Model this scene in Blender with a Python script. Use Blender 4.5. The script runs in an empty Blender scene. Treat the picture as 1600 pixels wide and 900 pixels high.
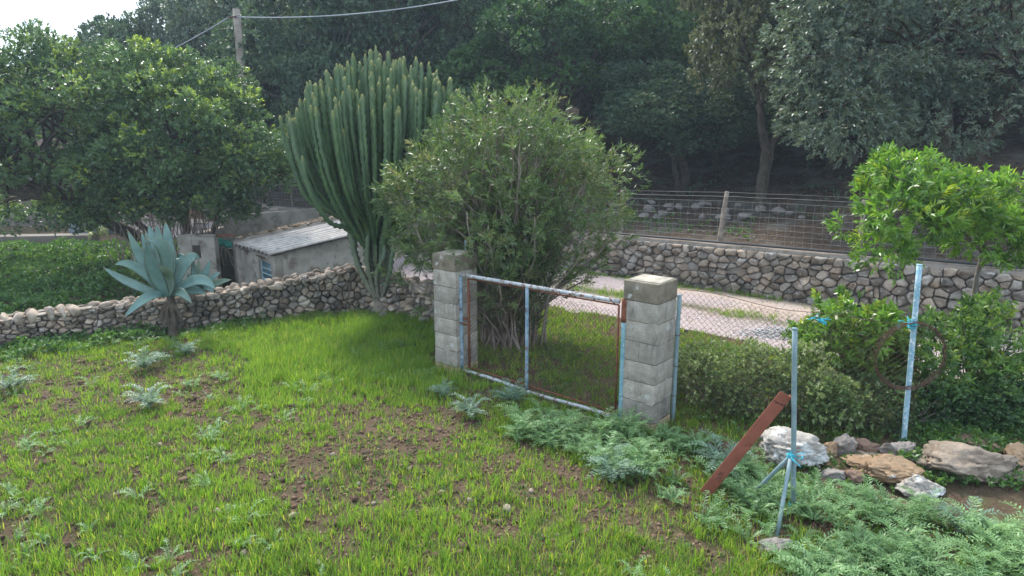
import bpy, bmesh, math, random
import numpy as np
from mathutils import Vector, Matrix
R = math.radians
sc = bpy.context.scene
col = sc.collection
rng = np.random.default_rng(7)
random.seed(7)

# ------------------------------------------------------------------ camera, sky, sun, exposure
CAMZ, PITCH, F = 2.92, R(12.6), 1067.0
cam = bpy.data.cameras.new('camera'); cam.lens = 24; cam.sensor_width = 36
cam.clip_start = 0.1; cam.clip_end = 2000
camo = bpy.data.objects.new('camera', cam); col.objects.link(camo)
camo.location = (0, 0, CAMZ); camo.rotation_euler = (R(90) - PITCH, 0, 0)
sc.camera = camo

SUN_EL, SUN_AZ = 47.0, -28.0           # azimuth measured from +Y towards +X (degrees)
w = bpy.data.worlds.new("World"); sc.world = w; w.use_nodes = True
wn, wl = w.node_tree.nodes, w.node_tree.links
bg = wn['Background']
sky = wn.new('ShaderNodeTexSky'); sky.sky_type = 'NISHITA'; sky.sun_disc = False
sky.sun_elevation = R(SUN_EL); sky.sun_rotation = R(SUN_AZ)
sky.air_density = 1.0; sky.dust_density = 3.0; sky.ozone_density = 1.0
tc = wn.new('ShaderNodeTexCoord')
nz = wn.new('ShaderNodeTexNoise'); nz.inputs['Scale'].default_value = 1.6; nz.inputs['Detail'].default_value = 5
rp = wn.new('ShaderNodeMapRange'); rp.inputs[1].default_value = .2; rp.inputs[2].default_value = .65
rp.inputs[3].default_value = .45; rp.inputs[4].default_value = .85
mx = wn.new('ShaderNodeMix'); mx.data_type = 'RGBA'
wl.new(tc.outputs['Generated'], nz.inputs['Vector']); wl.new(nz.outputs['Fac'], rp.inputs[0])
wl.new(rp.outputs[0], mx.inputs['Factor']); wl.new(sky.outputs[0], mx.inputs['A'])
mx.inputs['B'].default_value = (9.4, 11.3, 13.8, 1)     # thin bright cloud veil
wl.new(mx.outputs['Result'], bg.inputs['Color']); bg.inputs['Strength'].default_value = 0.10

sl = bpy.data.lights.new('sun', 'SUN'); sl.energy = 3.3; sl.angle = R(11); sl.color = (1, .96, .89)
so = bpy.data.objects.new('sun', sl); col.objects.link(so)
sd = Vector((math.sin(R(SUN_AZ)) * math.cos(R(SUN_EL)), math.cos(R(SUN_AZ)) * math.cos(R(SUN_EL)), math.sin(R(SUN_EL))))
so.rotation_euler = sd.to_track_quat('Z', 'Y').to_euler(); so.location = (0, 0, 30)
vs = sc.view_settings; vs.view_transform = 'Standard'; vs.look = 'None'; vs.exposure = 1.0; vs.gamma = 1
vs.use_curve_mapping = False
sc.cycles.max_bounces = 6; sc.cycles.diffuse_bounces = 3; sc.cycles.glossy_bounces = 2
sc.cycles.transmission_bounces = 3; sc.cycles.transparent_max_bounces = 4; sc.cycles.volume_bounces = 1
sc.cycles.use_denoising = True

# ------------------------------------------------------------------ geometry of the view (for measuring only)
cp, sp = math.cos(PITCH), math.sin(PITCH)
def ray(px, py):
    a, b = (px - 800) / F, (450 - py) / F
    return Vector((a, cp + b * sp, -sp + b * cp))
def at(px, py, z=0.0):
    d = ray(px, py); t = (z - CAMZ) / d.z
    return Vector((0, 0, CAMZ)) + d * t
def atY(px, py, Y):
    d = ray(px, py); return Vector((0, 0, CAMZ)) + d * (Y / d.y)
def proj(x, y, z):
    d = y * cp + (CAMZ - z) * sp; d = np.maximum(d, .01)
    return 800 + F * x / d, 450 - F * (y * sp + (z - CAMZ) * cp) / d

# ------------------------------------------------------------------ noise
def _h(ix, iy, iz, s):
    n = (ix.astype(np.int64) * 374761393 + iy.astype(np.int64) * 668265263 + iz.astype(np.int64) * 2147483647 + s * 1274126177) & 0xffffffff
    n = ((n ^ (n >> 13)) * 1274126177) & 0xffffffff
    n = (n ^ (n >> 16)) & 0xffffff
    return n / float(0xffffff)
def vnoise(x, y, z=None, s=0):
    x = np.asarray(x, float); y = np.asarray(y, float)
    z = np.zeros_like(x) if z is None else np.asarray(z, float)
    fx, fy, fz = np.floor(x), np.floor(y), np.floor(z)
    ux, uy, uz = x - fx, y - fy, z - fz
    ux, uy, uz = [u * u * (3 - 2 * u) for u in (ux, uy, uz)]
    r = 0
    for i in (0, 1):
        for j in (0, 1):
            for k in (0, 1):
                r = r + _h(fx + i, fy + j, fz + k, s) * (ux if i else 1 - ux) * (uy if j else 1 - uy) * (uz if k else 1 - uz)
    return r
def fbm(x, y, z=None, o=4, s=0):
    x = np.asarray(x, float); y = np.asarray(y, float)
    r, a, t = 0, 1, 0
    for i in range(o):
        r = r + a * vnoise(x, y, z, s + i * 17); t += a; a *= .5; x = x * 2.03 + 3.1; y = y * 2.03 + 1.7
        if z is not None: z = np.asarray(z, float) * 2.03 + 5.3
    return r / t
def sstep(a, b, x):
    t = np.clip((np.asarray(x, float) - a) / (b - a), 0, 1); return t * t * (3 - 2 * t)
def nrm(v):
    return v / np.maximum(np.linalg.norm(v, axis=-1, keepdims=True), 1e-9)
def rdir(n, r=None):
    return nrm((r or rng).normal(size=(n, 3)))

# ------------------------------------------------------------------ object helpers
def tag(o, label=None, cat=None, group=None, kind=None):
    if label: o['label'] = label
    if cat: o['category'] = cat
    if group: o['group'] = group
    if kind: o['kind'] = kind
    return o
def empty(name, loc=(0, 0, 0), label=None, cat=None, group=None):
    o = bpy.data.objects.new(name, None); col.objects.link(o); o.location = loc
    o.empty_display_size = .2
    return tag(o, label, cat, group)
def npobj(name, V, Fs, m, parent=None, tint=None, smooth=False, world=True):
    """V (n,3); Fs list of int arrays (m,k)."""
    V = np.asarray(V, np.float32)
    if not isinstance(Fs, (list, tuple)): Fs = [Fs]
    Fs = [np.asarray(f, np.int32) for f in Fs if len(f)]
    if parent is not None and world:
        V = V - np.array(parent.matrix_world.translation if False else parent.location, np.float32)
    me = bpy.data.meshes.new(name)
    me.vertices.add(len(V)); me.vertices.foreach_set('co', V.ravel())
    nl = sum(f.size for f in Fs); npoly = sum(len(f) for f in Fs)
    me.loops.add(nl); me.polygons.add(npoly)
    me.loops.foreach_set('vertex_index', np.concatenate([f.ravel() for f in Fs]))
    tot = np.concatenate([np.full(len(f), f.shape[1], np.int32) for f in Fs])
    st = np.concatenate([[0], np.cumsum(tot)[:-1]]).astype(np.int32)
    me.polygons.foreach_set('loop_start', st)
    try: me.polygons.foreach_set('loop_total', tot)
    except Exception: pass
    if smooth: me.polygons.foreach_set('use_smooth', np.ones(npoly, bool))
    if tint is not None:
        a = me.attributes.new('tint', 'FLOAT_COLOR', 'POINT')
        t = np.ones((len(V), 4), np.float32); t[:, :tint.shape[1]] = tint
        a.data.foreach_set('color', t.ravel())
    me.update(calc_edges=True)
    me.materials.append(m)
    o = bpy.data.objects.new(name, me); col.objects.link(o)
    if parent is not None: o.parent = parent
    return o
class MB:
    """collects shapes into one mesh; world coordinates"""
    def __init__(s): s.V, s.Q, s.T, s.C, s.n = [], [], [], [], 0
    def add(s, V, quads=None, tris=None, tint=(.5, .5, .5)):
        V = np.asarray(V, float); s.V.append(V)
        if quads is not None and len(quads): s.Q.append(np.asarray(quads, int) + s.n)
        if tris is not None and len(tris): s.T.append(np.asarray(tris, int) + s.n)
        t = np.asarray(tint, float)
        s.C.append(np.tile(t, (len(V), 1)) if t.ndim == 1 else t)
        s.n += len(V)
    def build(s, name, m, parent=None, smooth=False, world=True):
        Fs = []
        if s.Q: Fs.append(np.concatenate(s.Q))
        if s.T: Fs.append(np.concatenate(s.T))
        return npobj(name, np.concatenate(s.V), Fs, m, parent, np.concatenate(s.C), smooth, world)
    def tube(s, P, r, k=8, tint=(.5, .5, .5), cap=True, prof=None):
        P = np.asarray(P, float); n = len(P)
        r = np.full(n, r) if np.isscalar(r) else np.asarray(r, float)
        T = nrm(np.gradient(P, axis=0))
        ref = np.array([0, 0, 1.]) if abs(T[0, 2]) < .9 else np.array([1., 0, 0])
        a = nrm(np.cross(T[0], ref)); A = []
        for i in range(n):
            a = nrm(a - T[i] * a.dot(T[i])); A.append(a)
        A = np.array(A); B = np.cross(T, A)
        th = np.arange(k) / k * 2 * np.pi
        rr = r[:, None] * (np.ones((n, k)) if prof is None else prof)
        V = P[:, None] + rr[..., None] * (np.cos(th)[None, :, None] * A[:, None] + np.sin(th)[None, :, None] * B[:, None])
        V = V.reshape(-1, 3)
        i, j = np.meshgrid(np.arange(n - 1), np.arange(k), indexing='ij'); j2 = (j + 1) % k
        Q = np.stack([i * k + j, (i + 1) * k + j, (i + 1) * k + j2, i * k + j2], -1).reshape(-1, 4)
        tr = None
        if cap:
            V = np.concatenate([V, P[:1], P[-1:]])
            c0, c1 = n * k, n * k + 1; jj = np.arange(k); j3 = (jj + 1) % k
            tr = np.concatenate([np.stack([np.full(k, c0), jj, j3], -1), np.stack([np.full(k, c1), (n - 1) * k + j3, (n - 1) * k + jj], -1)])
        t = np.asarray(tint, float)
        if t.ndim == 2: t = np.concatenate([np.repeat(t, k, 0)] + ([t[:1], t[-1:]] if cap else []))
        s.add(V, Q, tr, t)
    def box(s, c, size, rz=0, tint=(.5, .5, .5), M=None, ch=0.0):
        bm = bmesh.new(); bmesh.ops.create_cube(bm, size=1)
        for v in bm.verts: v.co = Vector((v.co.x * size[0], v.co.y * size[1], v.co.z * size[2]))
        if ch > 0: bmesh.ops.bevel(bm, geom=bm.edges[:], offset=ch, segments=2, affect='EDGES', profile=.6)
        mm = (M if M is not None else Matrix.Rotation(rz, 4, 'Z'))
        V = [Vector(c) + (mm @ v.co if M is None else mm.to_3x3() @ v.co) for v in bm.verts]
        q = [[v.index for v in f.verts] for f in bm.faces if len(f.verts) == 4]
        t = [[v.index for v in f.verts] for f in bm.faces if len(f.verts) == 3]
        for f in bm.faces:
            if len(f.verts) > 4:
                ix = [v.index for v in f.verts]
                t += [[ix[0], ix[a], ix[a + 1]] for a in range(1, len(ix) - 1)]
        bm.free(); s.add(V, q, t, tint)
_ico = {}
def ico(n):
    if n not in _ico:
        bm = bmesh.new(); bmesh.ops.create_icosphere(bm, subdivisions=n, radius=1)
        _ico[n] = (np.array([v.co[:] for v in bm.verts]), np.array([[v.index for v in f.verts] for f in bm.faces])); bm.free()
    return _ico[n]
def rock_shape(seed, sub=3, cuts=9, rough=.12):
    r = np.random.default_rng(seed); V, T = ico(sub); V = V.copy()
    for _ in range(cuts):
        n = nrm(r.normal(size=3)); d = r.uniform(.55, .85)
        k = V @ n - d; V -= np.where(k > 0, k, 0)[:, None] * n * .9
    o = r.uniform(0, 50, 3)
    f = fbm(V[:, 0] * 2.2 + o[0], V[:, 1] * 2.2 + o[1], V[:, 2] * 2.2 + o[2], 4) - .5
    V = V * (1 + f * rough * 2.2)[:, None]
    return V, T

# ------------------------------------------------------------------ materials
def newmat(name):
    m = bpy.data.materials.new(name); m.use_nodes = True
    nt = m.node_tree; return m, nt.nodes, nt.links, nt.nodes['Principled BSDF']
def N(nodes, typ, **kw):
    n = nodes.new(typ)
    for k, v in kw.items():
        if k.startswith('i_'): n.inputs[k[2:].replace('_', ' ')].default_value = v
        else: setattr(n, k, v)
    return n
def mixc(nodes, links, f, a, b, blend='MIX'):
    m = nodes.new('ShaderNodeMix'); m.data_type = 'RGBA'; m.blend_type = blend
    for s, v in (('Factor', f), ('A', a), ('B', b)):
        if isinstance(v, (int, float)): m.inputs[s].default_value = v
        elif isinstance(v, tuple): m.inputs[s].default_value = (*v, 1) if len(v) == 3 else v
        else: links.new(v, m.inputs[s])
    return m.outputs['Result']
def noise_ramp(nodes, links, scale, lo, hi, detail=4, vec=None, rough=.55):
    n = N(nodes, 'ShaderNodeTexNoise'); n.inputs['Scale'].default_value = scale; n.inputs['Detail'].default_value = detail
    n.inputs['Roughness'].default_value = rough
    if vec is not None: links.new(vec, n.inputs['Vector'])
    r = N(nodes, 'ShaderNodeMapRange'); r.inputs[1].default_value = lo; r.inputs[2].default_value = hi
    links.new(n.outputs['Fac'], r.inputs[0]); return r.outputs[0]
def attr(nodes, name='tint'):
    a = N(nodes, 'ShaderNodeAttribute'); a.attribute_name = name
    s = N(nodes, 'ShaderNodeSeparateColor'); 
    a.id_data.links.new(a.outputs['Color'], s.inputs[0]); return a, s
def bump(nodes, links, bsdf, h, strength, dist):
    b = N(nodes, 'ShaderNodeBump'); b.inputs['Strength'].default_value = strength; b.inputs['Distance'].default_value = dist
    links.new(h, b.inputs['Height']); links.new(b.outputs[0], bsdf.inputs['Normal'])
def surf(name, c1, c2, scale=6, rough=.9, bsc=40, bst=.5, bd=.01, c3=None, s3=20, t3=(.6, .68), tint=False, metal=0, spec=.3):
    """two-tone noise surface with bump; c3 = patches (lichen, rust, grime)"""
    m, n, l, b = newmat(name)
    geo = N(n, 'ShaderNodeTexCoord').outputs['Object']
    c = mixc(n, l, noise_ramp(n, l, scale, .3, .7, 5, geo), c1, c2)
    if tint:
        a, s = attr(n)
        c = mixc(n, l, 1.0, c, a.outputs['Color'], 'MULTIPLY')
    if c3 is not None:
        c = mixc(n, l, noise_ramp(n, l, s3, t3[0], t3[1], 6, geo, .65), c, c3)
    l.new(c, b.inputs['Base Color']); b.inputs['Roughness'].default_value = rough
    b.inputs['Metallic'].default_value = metal; b.inputs['Specular IOR Level'].default_value = spec
    if bst: bump(n, l, b, noise_ramp(n, l, bsc, 0, 1, 6, geo, .65), bst, bd)
    return m
def leafmat(name, dark, light, yellow, transl=.35, rough=.45, spec=.5, tcol=1.5):
    """tint.r mixes dark/light, tint.g mixes in the yellow/young colour"""
    m, n, l, b = newmat(name)
    a, s = attr(n)
    c = mixc(n, l, s.outputs[0], dark, light)
    c = mixc(n, l, s.outputs[1], c, yellow)
    l.new(c, b.inputs['Base Color']); b.inputs['Roughness'].default_value = rough
    b.inputs['Specular IOR Level'].default_value = spec
    t = N(n, 'ShaderNodeBsdfTranslucent')
    tc_ = mixc(n, l, 1.0, c, (tcol, tcol * 1.05, tcol * .55), 'MULTIPLY')
    l.new(tc_, t.inputs['Color'])
    ms = N(n, 'ShaderNodeMixShader'); ms.inputs[0].default_value = transl
    l.new(b.outputs[0], ms.inputs[1]); l.new(t.outputs[0], ms.inputs[2])
    l.new(ms.outputs[0], n['Material Output'].inputs[0])
    return m

# ------------------------------------------------------------------ foliage primitives
def leaf_quads(P, D, Nn, L, W, fold=.25):
    D = nrm(D); S = nrm(np.cross(D, Nn)); U = np.cross(S, D)
    L = np.asarray(L)[:, None]; W = np.asarray(W)[:, None]
    V = np.stack([P, P + D * L * .45 + S * W * .5 + U * W * fold, P + D * L - U * L * .08, P + D * L * .45 - S * W * .5 + U * W * fold], 1)
    n = len(P); Q = np.arange(n * 4).reshape(n, 4)
    return V.reshape(-1, 3), Q
def strips(C, S, Wd):
    """C (n,k,3) centre lines, S (n,3) side vectors, Wd (n,k) widths"""
    n, k, _ = C.shape
    S = S[:, None] if S.ndim == 2 else S
    A = C - S * Wd[..., None] * .5; B = C + S * Wd[..., None] * .5
    V = np.stack([A, B], 2).reshape(-1, 3)
    base = (np.arange(n) * 2 * k)[:, None] + (np.arange(k - 1) * 2)[None]
    Q = np.stack([base, base + 1, base + 3, base + 2], -1).reshape(-1, 4)
    return V, Q
# ------------------------------------------------------------------ layout of the ground
WA = np.array([7.75, 10.05]); _d = np.array([1.0, 15.3]) - WA; WD = _d / np.linalg.norm(_d)   # line of the retaining wall
WN = np.array([-WD[1], WD[0]]); WN = WN if WN[1] > 0 else -WN                                  # away from the camera
def wall_sq(x, y):
    dx, dy = np.asarray(x) - WA[0], np.asarray(y) - WA[1]
    return dx * WD[0] + dy * WD[1], dx * WN[0] + dy * WN[1]      # s along, q beyond (+) / before (-)
def terrace_h(s, q):
    base = .88 - .012 * np.clip(s, 0, 20)
    hill = .05 * q + .0125 * q ** 2
    hill = np.where(q > 24, .05 * 24 + .0125 * 576 + 5 * (1 - np.exp(-np.clip(q - 24, 0, 200) * .65 / 5)), hill)
    x = WA[0] + WD[0] * s + WN[0] * q
    return base + hill * (1 - .75 * sstep(-7, -16, x))
# field wall (left), measured along its foot
LW_PX = [(-330, 600), (-150, 572), (0, 547), (150, 523), (300, 516), (450, 500), (560, 487), (640, 496), (690, 512)]
LW = np.array([at(px, py, 0)[:2] for px, py in LW_PX])
LW_TOP = [500, 500, 497, 476, 462, 438, 417, 440, 452]
LW_H = np.array([atY(px, t, p[1] + .15)[2] for (px, _), t, p in zip(LW_PX, LW_TOP, LW)])
def poly_s(P):
    return np.concatenate([[0], np.cumsum(np.linalg.norm(np.diff(P, axis=0), axis=1))])
LS = poly_s(LW)
def lw_pos(s):
    return np.stack([np.interp(s, LS, LW[:, 0]), np.interp(s, LS, LW[:, 1])], -1)
def height(x, y, detail=True):
    x = np.asarray(x, float); y = np.asarray(y, float)
    s, q = wall_sq(x, y)
    z = np.zeros_like(x)
    if detail:
        near = 1 - sstep(14, 30, np.hypot(x, y))
        z = z + (fbm(x * .7, y * .7, s=3) - .5) * .10
        z = z + (fbm(x * 5, y * 5, s=5, o=4) - .5) * .075 * near
        road = sstep(-3.3, -3.0, q) * (1 - sstep(-.2, 0, q))
        z = z * (1 - .75 * road)
        z = z - .03 * np.exp(-((q + 2.35) / .3) ** 2) - .03 * np.exp(-((q + .95) / .3) ** 2)
    # sunken yard round the shed behind the field wall
    yw = np.interp(x, LW[:, 0], LW[:, 1])
    pit = sstep(.1, .5, y - yw) * sstep(-8.2, -7.0, x) * (1 - sstep(-3.2, -2.4, x)) * (1 - sstep(16.5, 18, y))
    z = z - .75 * pit
    t = sstep(.06, .22, q)
    th = terrace_h(s, np.maximum(q, 0)) + (z * .8 + (fbm(x * .5, y * .5, s=9) - .5) * .35 * sstep(.8, 3, q) if detail else 0)
    return z * (1 - t) + th * t
def H1(x, y): return float(height(np.array([x]), np.array([y]))[0])
def G(px, py):
    """ground point seen at a pixel of the photo"""
    d = ray(px, py); o = Vector((0, 0, CAMZ))
    t = np.linspace(3, 60, 1200); z = CAMZ + d.z * t
    h = height(d.x * t, d.y * t); i = int(np.argmax(z < h)) if (z < h).any() else len(t) - 1
    p = o + d * t[i]; return Vector((p.x, p.y, float(h[i])))

# ------------------------------------------------------------------ ground
def axis(lo, hi, f0, f1, step, far):
    a = list(np.arange(f0, f1 + 1e-6, step))
    x, st = f1, step
    while x < hi: st = min(st * 1.18, far); x += st; a.append(x)
    x, st = f0, step
    while x > lo: st = min(st * 1.18, far); x -= st; a.insert(0, x)
    return np.array(a)
gx = axis(-75, 75, -10, 10, .075, 8); gy = axis(-20, 110, 3.2, 19, .075, 8)
GX, GY = np.meshgrid(gx, gy, indexing='ij')
GZ = height(GX, GY)
i, j = np.meshgrid(np.arange(len(gx) - 1), np.arange(len(gy) - 1), indexing='ij'); ny = len(gy)
GQ = np.stack([i * ny + j, (i + 1) * ny + j, (i + 1) * ny + j + 1, i * ny + j + 1], -1).reshape(-1, 4)
S_, Q_ = wall_sq(GX, GY)
PX, PY = proj(GX, GY, GZ)
litter = sstep(.2, .8, Q_)
# mossy / grassy turf colour between the blades
lush = sstep(250, 420, PX) * (1 - sstep(690, 740, PX)) * sstep(480, 500, PY) * (1 - sstep(570, 650, PY))
turf = np.clip(.32 + .8 * (fbm(GX * 1.1, GY * 1.1, s=21) - .45) + lush * .5, 0, 1) * (1 - litter)
verge = sstep(-3.4, -3.0, Q_)
gcol = np.stack([litter.ravel(), turf.ravel(), verge.ravel()], -1)
m, n, l, b = newmat('soil')
a, s = attr(n); geo = N(n, 'ShaderNodeTexCoord').outputs['Object']
soil = mixc(n, l, noise_ramp(n, l, 3.5, .3, .7, 8, geo, .7), (.075, .042, .027), (.185, .118, .080))
soil = mixc(n, l, noise_ramp(n, l, 38, .55, .72, 4, geo), soil, (.24, .165, .115))
moss = mixc(n, l, noise_ramp(n, l, 9, .3, .7, 6, geo), (.045, .075, .018), (.085, .12, .03))
mul = N(n, 'ShaderNodeMath', operation='MULTIPLY'); l.new(s.outputs[1], mul.inputs[0]); l.new(noise_ramp(n, l, 7, .38, .62, 6, geo), mul.inputs[1])
c = mixc(n, l, mul.outputs[0], soil, moss)
lit = mixc(n, l, noise_ramp(n, l, 5, .3, .7, 8, geo, .75), (.035, .024, .018), (.12, .085, .06))
lit = mixc(n, l, noise_ramp(n, l, 1.3, .5, .65, 6, geo), lit, (.13, .12, .10))
c = mixc(n, l, s.outputs[0], c, lit)
l.new(c, b.inputs['Base Color']); b.inputs['Roughness'].default_value = .95; b.inputs['Specular IOR Level'].default_value = .15
bump(n, l, b, noise_ramp(n, l, 28, 0, 1, 8, geo, .75), 1.0, .05)
M_soil = m
tag(npobj('ground', np.stack([GX, GY, GZ], -1).reshape(-1, 3), GQ, m, tint=gcol, smooth=True), kind='structure')

# ------------------------------------------------------------------ gravel track
ss = np.arange(-14, 30, .12); qq = np.arange(-3.15, -.12, .1)
SS, QQ = np.meshgrid(ss, qq, indexing='ij')
edge = (fbm(SS * .9, SS * 0 + 3, s=31) - .5) * .7
fq = (QQ + 3.15) / 3.03
QQ2 = QQ + edge * (1 - fq)
TX = WA[0] + WD[0] * SS + WN[0] * QQ2; TY = WA[1] + WD[1] * SS + WN[1] * QQ2
TZ = height(TX, TY) + .012
TZ[:, 0] -= .03; TZ[:, -1] -= .03
nq = len(qq); i, j = np.meshgrid(np.arange(len(ss) - 1), np.arange(nq - 1), indexing='ij')
TQ = np.stack([i * nq + j, i * nq + j + 1, (i + 1) * nq + j + 1, (i + 1) * nq + j], -1).reshape(-1, 4)
strip = np.exp(-((QQ2 + 1.68) / .26) ** 2) + .8 * sstep(-.6, -.3, QQ2)
strip = np.clip(strip * sstep(.3, .6, fbm(SS * 1.3, QQ * 2, s=41) + .12), 0, 1)
sand = sstep(.55, .70, fbm(TX * .55, TY * .9, s=43))
m, n, l, b = newmat('gravel_track')
a, s = attr(n); geo = N(n, 'ShaderNodeTexCoord').outputs['Object']
g1 = mixc(n, l, noise_ramp(n, l, 30, .35, .65, 6, geo, .7), (.25, .195, .185), (.50, .415, .395))
g2 = mixc(n, l, noise_ramp(n, l, 6, .3, .7, 8, geo, .7), (.36, .27, .205), (.48, .39, .33))
c = mixc(n, l, s.outputs[1], g1, g2)
c = mixc(n, l, s.outputs[0], c, mixc(n, l, noise_ramp(n, l, 12, .4, .6, 5, geo), (.16, .11, .08), (.07, .10, .03)))
l.new(c, b.inputs['Base Color']); b.inputs['Roughness'].default_value = .95; b.inputs['Specular IOR Level'].default_value = .2
bump(n, l, b, noise_ramp(n, l, 55, 0, 1, 5, geo, .7), .9, .02)
tag(npobj('gravel_track', np.stack([TX, TY, TZ], -1).reshape(-1, 3), TQ, m,
          tint=np.stack([strip.ravel(), sand.ravel(), sand.ravel()], -1), smooth=True), kind='structure')

# ------------------------------------------------------------------ dry stone walls
M_stone = surf('limestone', (.15, .125, .10), (.35, .30, .25), scale=5, rough=.93, bsc=30, bst=.8, bd=.02,
               c3=(.46, .44, .41), s3=9, t3=(.60, .66), tint=True)
M_core = surf('wall_core', (.04, .032, .026), (.08, .062, .05), scale=10, bst=.5)
def voronoi_cells(U, Vh, w_, h_, r, ky=1.25, jit=.42):
    rows = max(1, int(round(Vh / h_))); P = []
    for a_ in range(rows):
        x = -w_ * r.uniform(0, 1)
        while x < U + w_:
            step = w_ * r.uniform(.55, 1.5); x += step
            P.append((x, (a_ + .5 + r.uniform(-jit, jit)) * Vh / rows))
    P = np.array(P); out = []
    Q = P * [1, ky]
    for k in range(len(P)):
        if P[k, 0] < 0 or P[k, 0] > U: continue
        poly = np.array([(P[k, 0] - w_ * 1.6, 0), (P[k, 0] + w_ * 1.6, 0), (P[k, 0] + w_ * 1.6, Vh), (P[k, 0] - w_ * 1.6, Vh)]) * [1, ky]
        near = np.where((abs(Q[:, 0] - Q[k, 0]) < 3 * w_) & (np.arange(len(P)) != k))[0]
        for t in near:
            mid = (Q[k] + Q[t]) / 2; nn = Q[t] - Q[k]
            d = (poly - mid) @ nn
            if (d <= 0).all(): continue
            new = []
            for e in range(len(poly)):
                f = (e + 1) % len(poly)
                if d[e] <= 0: new.append(poly[e])
                if (d[e] <= 0) != (d[f] <= 0): new.append(poly[e] + (poly[f] - poly[e]) * d[e] / (d[e] - d[f]))
            poly = np.array(new)
            if len(poly) < 3: break
        if len(poly) >= 3: out.append(poly / [1, ky])
    return out
def stone_face(mb, U, Vh, fmap, w_, h_, r, jit=.42, bulge=.03, gap=.012, tone=(1, 1, 1), tonevar=.3, rnd=.2):
    for poly in voronoi_cells(U, Vh, w_, h_, r, jit=jit):
        c = poly.mean(0); ext = np.linalg.norm(poly - c, axis=1).mean()
        if ext < .02: continue
        p = c + (poly - c) * max(.5, 1 - gap * r.uniform(.6, 2.0) / ext)
        nx = np.roll(p, -1, 0); p = np.stack([p * (1 - rnd) + nx * rnd, p * rnd + nx * (1 - rnd)], 1).reshape(-1, 2)
        nx = np.roll(p, -1, 0); p = np.stack([p, (p + nx) / 2], 1).reshape(-1, 2)
        p = p + (p - c) * r.normal(size=(len(p), 1)) * .05
        k = len(p); b_ = bulge * r.uniform(.4, 1.5) ; off = r.uniform(-.4, .8) * bulge
        tx, ty = r.uniform(-.4, .4, 2)
        rings = [(1, -.09), (1, off), (.93, off + .6 * b_), (.7, off + .9 * b_), (.35, off + b_)]
        V = []
        for sc_, dd in rings:
            q = c + (p - c) * sc_
            dep = dd + ((q[:, 0] - c[0]) * tx + (q[:, 1] - c[1]) * ty) * (dd > -.05)
            dep = dep + (fbm(q[:, 0] * 11, q[:, 1] * 11, s=int(r.integers(99))) - .5) * bulge * 1.7 * (dd > -.05)
            V.append(fmap(q[:, 0], q[:, 1], dep))
        V.append(fmap(c[None, 0], c[None, 1], np.array([off + b_])))
        nr = len(rings); V = np.concatenate(V)
        i, j = np.meshgrid(np.arange(nr - 1), np.arange(k), indexing='ij'); j2 = (j + 1) % k
        Qd = np.stack([i * k + j, i * k + j2, (i + 1) * k + j2, (i + 1) * k + j], -1).reshape(-1, 4)
        jj = np.arange(k); Tr = np.stack([(nr - 1) * k + jj, (nr - 1) * k + (jj + 1) % k, np.full(k, nr * k)], -1)
        g = r.uniform(1 - tonevar, 1 + tonevar); wv = r.uniform(-.06, .10)
        mb.add(V, Qd, Tr, np.clip([g * tone[0] * (1 + wv), g * tone[1], g * tone[2] * (1 - wv)], 0, 2))
def rock_into(mb, c, size, seed, tint, rz=0, sub=2):
    V, T = rock_shape(seed, sub, 11, .22)
    V = V * np.array(size) * .5; ca, sa = math.cos(rz), math.sin(rz)
    V = np.stack([V[:, 0] * ca - V[:, 1] * sa, V[:, 0] * sa + V[:, 1] * ca, V[:, 2]], -1) + np.array(c)
    mb.add(V, None, T, tint)

r = np.random.default_rng(5)
# retaining wall beside the track
RW0, RW1, RWH = -3.0, 27.0, .90
def rw_map(u, v, d):
    s = RW0 + u; h = (terrace_h(s, 0 * s) + .02) / RWH
    wob = (fbm(s * .5, v * 2, s=77) - .5) * .10
    q = -(d + wob) - (1 - v / RWH) * .06
    return np.stack([WA[0] + WD[0] * s + WN[0] * q, WA[1] + WD[1] * s + WN[1] * q, -.03 + v * h], -1)
mb = MB(); stone_face(mb, RW1 - RW0, RWH, rw_map, .19, .13, r, bulge=.05, gap=.006, tonevar=.42, jit=.55, rnd=.13)
tw = empty('retaining_wall', (WA[0] + WD[0] * 8, WA[1] + WD[1] * 8, 0), 'long rubble retaining wall of fitted grey and tan stones beside the gravel track', 'stone wall')
mb.build('stones', M_stone, tw)
mb = MB(); u = np.linspace(RW0 - .0, RW1, 160)
prof = [(-.0, -.3), (-.02, .0), (.035, .86), (.035, .955), (.10, .975), (.42, .965), (.46, .9)]
V = []
for q0, hz in prof:
    hh = terrace_h(u, 0 * u); zz = hz * hh / .88 if hz < .95 else hh + (hz - .93) + (fbm(u * 2, u * 0 + q0 * 9, s=3) - .5) * .03
    q = q0 + (fbm(u * 1.7, u * 0 + hz, s=8) - .5) * .03 * (hz > .9)
    V.append(np.stack([WA[0] + WD[0] * u + WN[0] * q, WA[1] + WD[1] * u + WN[1] * q, zz], -1))
V = np.concatenate(V); nu = len(u)
i, j = np.meshgrid(np.arange(len(prof) - 1), np.arange(nu - 1), indexing='ij')
mb.add(V, np.stack([i * nu + j, i * nu + j + 1, (i + 1) * nu + j + 1, (i + 1) * nu + j], -1).reshape(-1, 4))
M_cap = surf('wall_mortar', (.16, .13, .10), (.30, .26, .22), scale=6, bsc=25, bst=.7, bd=.02)
mb.build('mortar_bed', M_cap, tw, smooth=True)
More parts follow.
